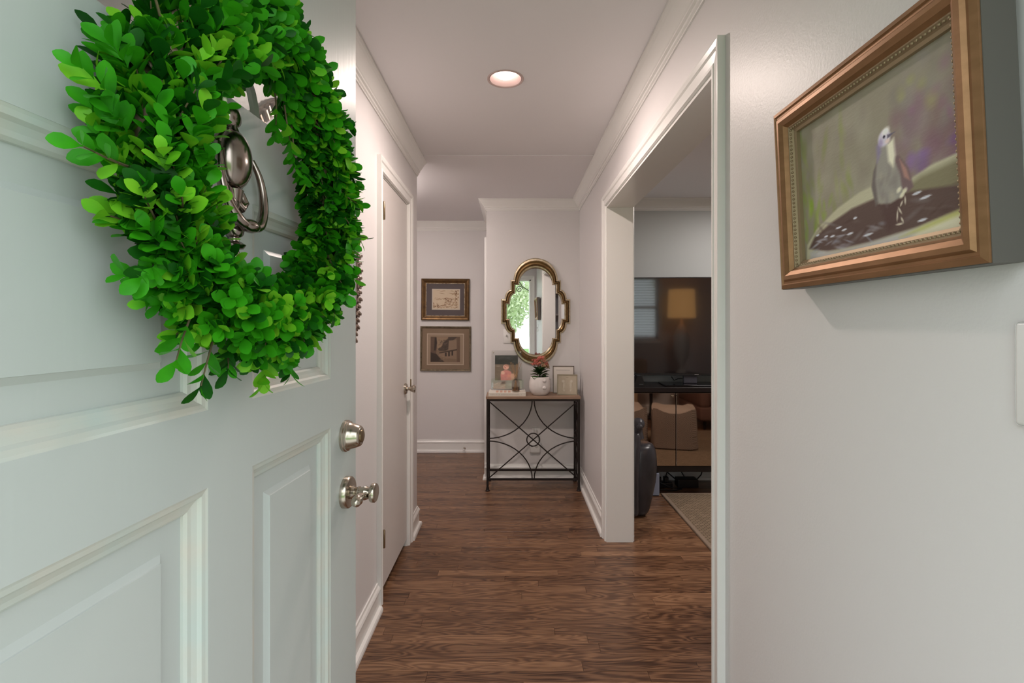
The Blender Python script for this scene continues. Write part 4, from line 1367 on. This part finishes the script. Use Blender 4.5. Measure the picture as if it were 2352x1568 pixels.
sf = thing('photo_frame', 'thin dark photo frame with white sheet, behind the footprint frame', 'photo frame', (0.350, 4.245, TZ), (-0.16, 0, -0.06))
MB().sweep([(0, 0, 0), (0.182, 0, 0), (0.182, 0, 0.232), (0, 0, 0.232)], [(0, -0.012), (0, 0.0), (0.006, 0.0), (0.006, -0.012)], (0, -1, 0), closed=True).build('frame', mat('dark_bronze_frame', (0.10, 0.07, 0.05), 0.4, 0.4), sf)
MB().box(0.005, 0.177, 0.003, 0.006, 0.005, 0.227).build('white_sheet', mat('white_sheet', (0.74, 0.68, 0.62), 0.6), sf)
MB().box(0.03, 0.145, 0.0024, 0.003, 0.196, 0.1985).build('printed_line', mat('ink_grey', (0.28, 0.25, 0.23), 0.6), sf)
sf = thing('photo_frame', 'small champagne frame with pale pair of footprints, right end of table', 'photo frame', (0.377, 4.150, TZ), (-0.14, 0, -0.12))
MB().sweep([(0, 0, 0), (0.168, 0, 0), (0.168, 0, 0.170), (0, 0, 0.170)], [(0, -0.020), (0, 0.0), (0.008, 0.0), (0.008, -0.020)], (0, -1, 0), closed=True).build('frame', mat('champagne_frame', (0.27, 0.21, 0.15), 0.35, 0.6), sf)
cv = Canvas(80, 80, (184, 172, 152))
cv.dabs(30, (0, 1, 0, 1), (0.15, 0.15), 0, [(190, 178, 158), (176, 162, 142)], .4)
for sx in (-1, 1):
    x = .5 + sx * .22
    cv.stroke(x, .68, .105, .10, 0, (208, 200, 186), .9, .6)
    cv.stroke(x - sx * .03, .42, .075, .26, sx * .12, (202, 194, 178), .9, .6)
    cv.stroke(x - sx * .05, .20, .05, .08, 0, (206, 198, 184), .9, .6)
    cv.line([(x + sx * .06, .62), (x + sx * .02, .3)], .012, (158, 144, 122), .6)
cv.stroke(.5, .88, .10, .025, 0, (150, 138, 118), .7, .6)
cv.grid('footprint_panel', 0.154, 0.156, M_PRINT, sf, (0.007, 0.004, 0.007))
MB().box(0.006, 0.162, 0.005, 0.012, 0.006, 0.164).build('backing', M_CHAR, sf)

# ---- plug-in alarm and outlet behind the table
ot = thing('wall_outlet', 'white wall outlet plate behind the console table', 'outlet', (0.215, YC, 0.395))
MB().rbox(-0.036, 0.036, -0.006, 0, -0.058, 0.058, 0.004, 2).build('outlet_plate', M_WHITEP, ot, 40)
for zz in (-0.02, 0.02):
    MB().rbox(-0.017, 0.017, -0.008, -0.005, zz - 0.014, zz + 0.014, 0.001, 1).build('socket', mat('socket_white', (0.7, 0.68, 0.67), 0.4), ot)
al = thing('plug_in_alarm', 'white rounded plug-in gas alarm below outlet behind console table', 'alarm', (0.205, YC, 0.285))
MB().rbox(-0.046, 0.046, -0.034, -0.0005, -0.052, 0.052, 0.016, 4).build('housing', M_WHITEP, al, 40)
MB().lathe([(0.016, -0.033), (0.016, -0.036), (0.013, -0.037), (0, -0.037)], (0.012, 0, 0.012), 'y', 20).build('test_button', mat('button_grey', (0.62, 0.60, 0.58), 0.4), al, 40)
MB().box(-0.036, -0.020, -0.0352, -0.033, 0.006, 0.016).build('status_lamp', M_BLACK, al)

# ================================================================== LIVING ROOM
cab = thing('media_cabinet', 'low black media cabinet with brown mirrored doors under the television', 'cabinet', (1.60, 4.125, 0))
M_ESP = mat('espresso_wood', (0.014, 0.010, 0.010), 0.28)
M_BRMIR = mat('bronze_mirror', (0.52, 0.41, 0.33), 0.03, 1.0)
cw = 0.80
MB().rbox(-cw, cw, -0.190, 0.215, 0.815, 0.855, 0.003, 1).build('cabinet_top', M_ESP, cab)
MB().box(-cw, -cw + 0.03, -0.170, 0.21, 0.19, 0.815).box(cw - 0.03, cw, -0.170, 0.21, 0.19, 0.815).box(-cw, cw, -0.185, 0.21, 0.19, 0.235).box(-cw, cw, 0.20, 0.21, 0.235, 0.815).build('carcass', M_ESP, cab)
for sx in (-1, 1):
    for sy in (-0.10, 0.17):
        MB().box(sx * (cw - .09) - .025, sx * (cw - .09) + .025, sy - .025, sy + .025, 0, 0.19).build('leg', M_ESP, cab)
dx0 = -0.78
edges = [-0.79, -0.307, 0.22, 0.79]
for a, b in zip(edges[:-1], edges[1:]):
    d_ = MB().rbox(a + 0.0025, b - 0.0025, -0.190, -0.172, 0.238, 0.812, 0.002, 1).build('cabinet_door', M_BRMIR, cab)
MB().lathe([(0.0, -0.024), (0.008, -0.022), (0.010, -0.016), (0.005, -0.008), (0.006, 0.0)], (-0.336, -0.190, 0.790), 'y', 14).build('knob', M_NICKEL, cab, 50)

tv = thing('television', 'large black flat television standing on the media cabinet', 'television', (1.47, 4.115, 0.855), (0, 0, -0.075))
tw = 0.735
MB().rbox(-tw, tw, -0.010, 0.030, 0.076, 0.884, 0.004, 2).build('housing', mat('tv_black', (0.012, 0.011, 0.012), 0.3), tv)
MB().box(-tw + 0.008, tw - 0.008, -0.0115, -0.009, 0.094, 0.876).build('screen', mat('screen_glass', (0.006, 0.004, 0.005), 0.045, spec=1.0, coat=1.0), tv)
MB().box(-tw + 0.002, tw - 0.002, -0.0118, -0.009, 0.078, 0.092).build('lower_bezel', mat('bezel_black', (0.02, 0.019, 0.02), 0.25), tv)
MB().box(0.030, 0.062, -0.0125, -0.0115, 0.083, 0.088).build('maker_badge', mat('badge_silver', (0.6, 0.6, 0.62), 0.3, 0.8), tv)
MB().rbox(-0.055, 0.055, 0.0, 0.03, 0.012, 0.10, 0.004, 1).build('stand_neck', mat('stand_grey', (0.06, 0.06, 0.075), 0.25), tv)
MB().rbox(-0.235, 0.235, -0.135, 0.12, 0.0, 0.012, 0.004, 2).build('stand_base', mat('gloss_black', (0.008, 0.008, 0.009), 0.08), tv)
MB().tube([(-0.055, 0.03, 0.05), (-0.09, 0.04, 0.045), (-0.12, 0.05, 0.03), (-0.14, 0.055, 0.06)], 0.004, 6).build('cable', M_BLACK, tv, 60)
spk = thing('speaker', 'small black wedge speaker at left end of the media cabinet', 'speaker', (1.02, 4.02, 0.855))
MB().prism([(-0.05, 0.0), (0.045, 0.0), (0.040, 0.012), (0.016, 0.088), (-0.018, 0.088), (-0.05, 0.012)], 'y', -0.045, 0.045).build('housing', M_BLACK, spk)
MB().box(-0.006, 0.026, -0.0465, -0.045, 0.018, 0.022).build('badge', mat('dull_badge', (0.12, 0.12, 0.12), 0.4), spk)

pbx = thing('power_brick', 'black power brick with cables on the floor under media cabinet', 'power supply', (1.46, 4.18, 0.0))
MB().rbox(-0.085, 0.085, -0.05, 0.05, 0.0, 0.07, 0.008, 2).build('case', M_BLACK, pbx)
for k, pts_ in enumerate((((-.08, 0, .05), (-.14, .03, .10), (-.2, .05, .16), (-.24, .08, .185)), ((.08, 0, .05), (.13, .02, .09), (.16, .05, .15), (.18, .08, .185)), ((0, .03, .06), (-.04, .06, .13), (-.02, .1, .185)))):
    MB().tube([Vector(p) for p in pts_], 0.005, 6).build('cable', M_BLACK, pbx, 60)
pst = thing('power_strip', 'black power strip with plugs and tangled cord under the cabinet', 'power strip', (1.235, 4.17, 0.0))
MB().rbox(-0.10, 0.10, -0.03, 0.03, 0.0, 0.04, 0.006, 2).build('strip', M_BLACK, pst)
for x in (-.06, -.01, .05):
    MB().rbox(x - .018, x + .018, -.02, .02, .04, .085, .004, 1).build('plug', M_BLACK, pst)
MB().tube([(.05, 0, .085), (.07, .02, .14), (.0, .05, .12), (-.06, .03, .15), (-.02, -.04, .05), (.08, -.06, .01), (.16, -.07, .006), (.10, -.11, .006), (-.02, -.09, .006)], 0.005, 6).build('cord', M_BLACK, pst, 60)

ubx = thing('game_console', 'pale blue upright box on floor beside dark grey sculpture', 'box', (1.108, 3.995, 0.0))
MB().rbox(-0.055, 0.055, -0.06, 0.06, 0.005, 0.180, 0.005, 2).build('case', mat('pale_blue_plastic', (0.27, 0.30, 0.39), 0.35), ubx)
MB().box(-0.05, 0.05, -0.055, 0.055, 0.0, 0.006).build('foot', M_BLACK, ubx)
for (x, zz) in ((0.005, .105), (0.016, .105), (0.005, .116), (0.016, .116)):
    MB().box(x, x + .008, -.0612, -.0595, zz, zz + .008).build('emblem', mat('emblem_grey', (0.15, 0.16, 0.2), 0.4), ubx)

# grey sculpture beside the opening
scu = thing('sculpture', 'dark grey glazed sculpture with small round head on living room floor', 'sculpture', (0.905, 3.56, 0))
def skin_body(name, nodes, edges, m, parent):
    me = bpy.data.meshes.new(name)
    me.from_pydata([n[:3] for n in nodes], edges, [])
    o = bpy.data.objects.new(name, me)
    COL.objects.link(o)
    sk = o.modifiers.new('s', 'SKIN')
    me.skin_vertices[0].data[0].use_root = True
    for i, n in enumerate(nodes):
        me.skin_vertices[0].data[i].radius = (n[3], n[4] if len(n) > 4 else n[3])
    su = o.modifiers.new('d', 'SUBSURF'); su.levels = 2; su.render_levels = 2
    dg = bpy.context.evaluated_depsgraph_get()
    me2 = bpy.data.meshes.new_from_object(o.evaluated_get(dg))
    bpy.data.objects.remove(o)
    me2.materials.clear()
    me2.materials.append(m)
    me2.polygons.foreach_set('use_smooth', [True] * len(me2.polygons))
    o = bpy.data.objects.new(name, me2)
    COL.objects.link(o)
    o.parent = parent
    return o
M_STONE = mat('graphite_glaze', (0.070, 0.066, 0.074), 0.30, vary=((9, 9, 5), 0.2, (0.035, 0.032, 0.037)))
o = skin_body('body', [(-0.01, 0, 0.05, 0.080), (0.0, 0, 0.15, 0.088), (0.006, 0, 0.25, 0.108), (0.010, 0, 0.36, 0.124), (0.010, 0, 0.46, 0.126), (0.006, 0, 0.535, 0.118), (0.0, 0.0, 0.575, 0.085)],
              [(0, 1), (1, 2), (2, 3), (3, 4), (4, 5), (5, 6)], M_STONE, scu)
hd = MB().ball((-0.010, -0.03, 0.652), (0.043, 0.050, 0.042), 20, 14)
hd.tube(*smooth_path([(-0.012, -0.012, 0.55), (-0.012, -0.02, 0.60), (-0.011, -0.028, 0.645)], [0.045, 0.032, 0.034]), 14)
hd.ball((-0.014, -0.075, 0.640), (0.022, 0.030, 0.020), 14, 10)
hd.build('head', M_STONE, scu, 70)
zmin = min(v.co.z for v in o.data.vertices)
for v in o.data.vertices: v.co.z -= zmin
skin_body('limb', [(-0.030, -0.06, 0.60, 0.030), (-0.050, -0.095, 0.50, 0.040), (-0.06, -0.105, 0.36, 0.038), (-0.055, -0.105, 0.20, 0.028), (-0.055, -0.10, 0.06, 0.03), (-0.055, -0.115, 0.026, 0.024)], [(0, 1), (1, 2), (2, 3), (3, 4), (4, 5)], M_STONE, scu)

# woven rug: bound edge and rows of loops
RX0, RX1, RY0, RY1 = 1.188, 3.6, 1.55, 3.98
rug = thing('rug', 'tan woven sisal rug on the living room floor', 'rug', (RX0, RY0, 0))
mr = mat('sisal', (0.235, 0.175, 0.115), 0.9)
nt = mr.node_tree
tc = nt.nodes.new('ShaderNodeNewGeometry')
mp = nt.nodes.new('ShaderNodeMapping'); mp.inputs['Scale'].default_value = (1, 1, 1)
mp.inputs['Rotation'].default_value = (0, 0, 0.0)
nt.links.new(tc.outputs['Position'], mp.inputs['Vector'])
br = nt.nodes.new('ShaderNodeTexBrick')
br.inputs['Scale'].default_value = 1.0
br.inputs['Brick Width'].default_value = 0.034
br.inputs['Row Height'].default_value = 0.017
br.inputs['Mortar Size'].default_value = 0.0028
br.inputs['Mortar Smooth'].default_value = 0.6
br.inputs['Color1'].default_value = (0.29, 0.215, 0.145, 1)
br.inputs['Color2'].default_value = (0.22, 0.160, 0.105, 1)
br.inputs['Mortar'].default_value = (0.085, 0.058, 0.036, 1)
nt.links.new(mp.outputs['Vector'], br.inputs['Vector'])
nt.links.new(br.outputs['Color'], nt.nodes['Principled BSDF'].inputs['Base Color'])
bp = nt.nodes.new('ShaderNodeBump'); bp.inputs['Strength'].default_value = 0.6; bp.inputs['Distance'].default_value = 0.004; bp.invert = True
nt.links.new(br.outputs['Fac'], bp.inputs['Height'])
nt.links.new(bp.outputs['Normal'], nt.nodes['Principled BSDF'].inputs['Normal'])
MB().rbox(0.02, RX1 - RX0 - 0.02, 0.02, RY1 - RY0 - 0.02, 0.0005, 0.010, 0.003, 1).build('weave', mr, rug)
MB().sweep([(0, 0, 0.0005), (RX1 - RX0, 0, 0.0005), (RX1 - RX0, RY1 - RY0, 0.0005), (0, RY1 - RY0, 0.0005)], [(0, 0), (0, 0.009), (0.003, 0.012), (0.024, 0.012), (0.026, 0.0)], (0, 0, 1), closed=True).build('binding', mat('rug_binding', (0.26, 0.195, 0.145), 0.85), rug)

# poufs with a diamond weave
mpf = mat('pouf_weave', (0.36, 0.29, 0.25), 0.9)
nt = mpf.node_tree
tc = nt.nodes.new('ShaderNodeTexCoord')
sx_ = nt.nodes.new('ShaderNodeSeparateXYZ'); nt.links.new(tc.outputs['Object'], sx_.inputs[0])
def nmath(op, a, b=None):
    n = nt.nodes.new('ShaderNodeMath'); n.operation = op
    for i, x in enumerate((a, b)):
        if x is None: continue
        if isinstance(x, (int, float)): n.inputs[i].default_value = x
        else: nt.links.new(x, n.inputs[i])
    return n.outputs[0]
hx_ = nmath('ADD', sx_.outputs['X'], sx_.outputs['Y'])
ax = nmath('PINGPONG', hx_, 0.055)
az = nmath('PINGPONG', sx_.outputs['Z'], 0.07)
dm = nmath('ADD', nmath('MULTIPLY', ax, 1.27), az)
fr_ = nmath('FRACT', nmath('MULTIPLY', dm, 55.0))
st_ = nmath('GREATER_THAN', fr_, 0.55)
mx = nt.nodes.new('ShaderNodeMix'); mx.data_type = 'RGBA'
mx.inputs[6].default_value = (0.42, 0.345, 0.30, 1); mx.inputs[7].default_value = (0.20, 0.155, 0.13, 1)
nt.links.new(st_, mx.inputs[0])
nt.links.new(mx.outputs[2], nt.nodes['Principled BSDF'].inputs['Base Color'])
def pouf(loc, rz, label, s=1.0):
    p = thing('pouf', label, 'pouf', loc, (0, 0, rz), 'woven poufs')
    b_ = MB()
    n = 28
    prof = [(0.0, 0.0), (0.225, 0.0), (0.246, 0.012), (0.240, 0.10), (0.240, 0.22), (0.236, 0.34), (0.232, 0.385)]
    vs, fs = [], []
    def sq(a, r, k):
        c_, s_ = math.cos(a), math.sin(a)
        q = (abs(c_) ** 5 + abs(s_) ** 5) ** (-1 / 5)
        wob = 1 + 0.03 * math.sin(3 * a + k) + 0.02 * math.sin(5 * a + 2 * k)
        return (r * c_ * q * wob, r * s_ * q * wob)
    for k, (r, h) in enumerate(prof):
        for j in range(n):
            a = 2 * PI * j / n
            x, yy = sq(a, r, k * .3)
            corner = (abs(math.sin(2 * a))) ** 4
            vs.append((x, yy, h + (0.05 * corner if k == len(prof) - 1 else 0)))
    K = len(prof)
    for i in range(K - 1):
        for j in range(n):
            t_ = (j + 1) % n
            fs.append((i * n + j, i * n + t_, (i + 1) * n + t_, (i + 1) * n + j))
    b_.add(vs, fs).build('side_cover', mpf, p, 60)
    t2 = MB()
    vs, fs = [], []
    for k, (r, h) in enumerate(((0.232, 0.385), (0.18, 0.415), (0.10, 0.43), (0.0, 0.43))):
        for j in range(n):
            a = 2 * PI * j / n
            x, yy = sq(a, r, 1.8)
            corner = (abs(math.sin(2 * a))) ** 4
            vs.append((x, yy, h + (0.05 * corner if k == 0 else 0)))
    for i in range(3):
        for j in range(n):
            t_ = (j + 1) % n
            fs.append((i * n + j, i * n + t_, (i + 1) * n + t_, (i + 1) * n + j))
    t2.add(vs, fs).build('top_cover', mat('pouf_top', (0.38, 0.31, 0.26), 0.9, bump=((300, 300, 300), .4, .004)), p, 60)
    return p
pouf((1.80, 2.30, 0.0125), 0.25, 'square diamond woven pouf on the rug, nearer the opening to hall')
pouf((1.265, 2.20, 0.0125), -0.03, 'second square diamond woven pouf behind the first on the rug')

# upholstered sofa along the front wall and an armchair, seen only in the cabinet and screen reflections
def seat_unit(name, label, cat, loc, w_, d_, m, rz=0):
    s = thing(name, label, cat, loc, (0, 0, rz))
    MB().rbox(-w_ / 2, w_ / 2, -d_ / 2, d_ / 2, 0.12, 0.30, 0.03, 3).build('base', m, s, 60)
    MB().rbox(-w_ / 2 + 0.14, w_ / 2 - 0.14, -d_ / 2 + 0.16, d_ / 2 + 0.02, 0.30, 0.46, 0.05, 3).build('seat_cushion', m, s, 60)
    MB().rbox(-w_ / 2 + 0.12, w_ / 2 - 0.12, -d_ / 2, -d_ / 2 + 0.20, 0.30, 0.84, 0.06, 3).build('backrest', m, s, 60)
    for sx in (-1, 1):
        MB().rbox(sx * (w_ / 2 - .07) - .07, sx * (w_ / 2 - .07) + .07, -d_ / 2, d_ / 2, 0.28, 0.62, 0.05, 3).build('arm', m, s, 60)
        for sy in (-1, 1):
            MB().lathe([(0.018, 0), (0.026, 0.125)], (sx * (w_ / 2 - .08), sy * (d_ / 2 - .08), 0), 'z', 12).build('leg', M_ESP, s)
    return s
seat_unit('armchair', 'tan upholstered armchair in living room in front of the window', 'armchair', (1.22, 1.02, 0), 0.82, 0.86, mat('tan_linen', (0.40, 0.27, 0.17), 0.85), 0.0)
seat_unit('sofa', 'brown upholstered sofa along living room side past the poufs', 'sofa', (3.2, 1.08, 0), 1.6, 0.88, mat('brown_linen', (0.16, 0.085, 0.065), 0.85), 0.0)
# lamp on a side table
stb = thing('side_table', 'small round dark side table carrying the lamp by the window', 'table', (2.02, 0.62, 0))
MB().lathe([(0.0, 0.0), (0.17, 0.0), (0.17, 0.02), (0.03, 0.04), (0.022, 0.2), (0.03, 0.58), (0.05, 0.60), (0.0, 0.60)], (0, 0, 0), 'z', 24).build('pedestal', M_ESP, stb, 40)
MB().lathe([(0.0, 0.60), (0.24, 0.60), (0.25, 0.61), (0.25, 0.622), (0.24, 0.63), (0.0, 0.63)], (0, 0, 0), 'z', 32).build('table_top', M_ESP, stb, 40)
lmp = thing('table_lamp', 'white table lamp with glowing amber drum shade by living room window', 'lamp', (2.02, 0.62, 0.63))
MB().lathe([(0.0, 0.0), (0.08, 0.0), (0.08, 0.02), (0.03, 0.05), (0.04, 0.12), (0.10, 0.26), (0.12, 0.40), (0.11, 0.56), (0.06, 0.68), (0.02, 0.74), (0.012, 0.80), (0.0, 0.80)], (0, 0, 0), 'z', 28).build('lamp_base', mat('lamp_ceramic', (0.70, 0.66, 0.60), 0.2), lmp, 50)
shade = MB().lathe([(0.20, 0.82), (0.185, 1.24), (0.182, 1.24), (0.197, 0.82), (0.20, 0.82)], (0, 0, 0), 'z', 36, cap=False)
shade.build('lamp_shade', emit('shade_glow', (0.85, 0.45, 0.16), 1.2), lmp, 40)
# bookcase on the front wall, seen in the mirror
bc = thing('bookcase', 'tall dark sided bookcase with pale shelves on living room front wall', 'bookcase', (0.955, 0.40, 0))
MW = mat('bookcase_paint', (0.55, 0.52, 0.55), 0.4)
MB().box(-0.17, -0.15, -0.17, 0.17, 0, 2.1).box(0.15, 0.17, -0.17, 0.17, 0, 2.1).build('side_panel', M_ESP, bc)
MB().box(-0.15, 0.15, -0.17, -0.15, 0, 2.1).build('back_panel', MW, bc)
for zz in (0.06, 0.42, 0.78, 1.14, 1.50, 1.86, 2.08):
    MB().box(-0.15, 0.15, -0.15, 0.165, zz, zz + 0.025).build('shelf', MW, bc)

# ================================================================== OUTSIDE (seen in the gilt mirror)
struct(MB().box(-14, 14, -26, YF0 - 0.01, -0.40, -0.32).build('lawn', mat('lawn_grass', (0.10, 0.22, 0.05), 0.95, vary=((3, 3, 3), .2, (0.16, 0.28, 0.07)))))
struct(MB().box(-1.6, 1.8, -1.9, YF0 - 0.012, -0.34, -0.03).build('porch_floor', mat('porch_concrete', (0.55, 0.53, 0.50), 0.8)))
def tree(loc, h, r, label, seed):
    rr_ = np.random.default_rng(seed)
    t_ = thing('tree', label, 'tree', loc)
    tk = MB().tube([(0, 0, 0), (0.05, 0, h * .3), (-.05, 0.05, h * .6)], [0.16, 0.12, 0.08], 8)
    for k in range(5):
        a = k * 1.3
        tk.tube([(0, 0, h * .3 + .1 * k), (r * .5 * math.cos(a), r * .5 * math.sin(a), h * .6 + .15 * k)], [0.06, 0.02], 5)
    tk.build('trunk', mat('bark', (0.12, 0.09, 0.07), 0.9), t_, 60)
    n = 11000
    d = rr_.normal(size=(n, 3)); d /= np.linalg.norm(d, axis=1)[:, None]
    c = d * (r * rr_.uniform(.35, 1, n) ** .5)[:, None] + np.array([0, 0, h * .68])
    c[:, 2] = np.maximum(c[:, 2], h * .25)
    u_ = rr_.normal(size=(n, 3)) * .034
    v_ = rr_.normal(size=(n, 3)) * .034
    co = np.stack([c - u_, c + v_, c + u_, c - v_], 1).reshape(-1, 3)
    f_ = np.arange(4 * n).reshape(-1, 4)
    me = bpy.data.meshes.new('foliage'); me.from_pydata(co.tolist(), [], f_.tolist())
    me.materials.append(leaf_material('tree_leaf_%d' % seed, (0.46, 0.58, 0.30), (0.66, 0.70, 0.52)))
    o = bpy.data.objects.new('foliage', me); COL.objects.link(o); o.parent = t_
    o['kind'] = 'stuff'
tree((-0.3, -8.0, -0.32), 4.0, 1.6, 'leafy green tree on the lawn nearest the front door', 1)
tree((5.2, -12.5, -0.32), 5.2, 2.0, 'tall leafy tree on the lawn farther from front door', 2)
tree((-5.6, -9.0, -0.32), 4.8, 2.0, 'leafy tree on the lawn off to side of porch', 3)
ip = thing('porch_post', 'slim black iron porch post with scroll bracket outside front door', 'post', (0.66, -1.55, -0.03))
MB().box(-0.02, 0.02, -0.02, 0.02, 0, 2.6).build('post', M_IRON, ip)
sp = [(-0.02 - 0.02 * k * .35 - 0.10 * (k / 24) * (1 - .5 * k / 24), 0, 0) for k in range(2)]
scr = []
for k in range(40):
    a = k * 0.28
    rr_ = 0.07 * (1 - k / 46)
    scr.append((-0.25 + rr_ * math.cos(a), 0, 2.10 + rr_ * math.sin(a)))
MB().tube(scr, 0.009, 6).build('scroll', M_IRON, ip, 60)
MB().tube([(0, 0, 2.05), (-0.10, 0, 2.10), (-0.18, 0, 2.15), (-0.30, 0, 2.32)], 0.009, 6).build('bracket', M_IRON, ip, 60)
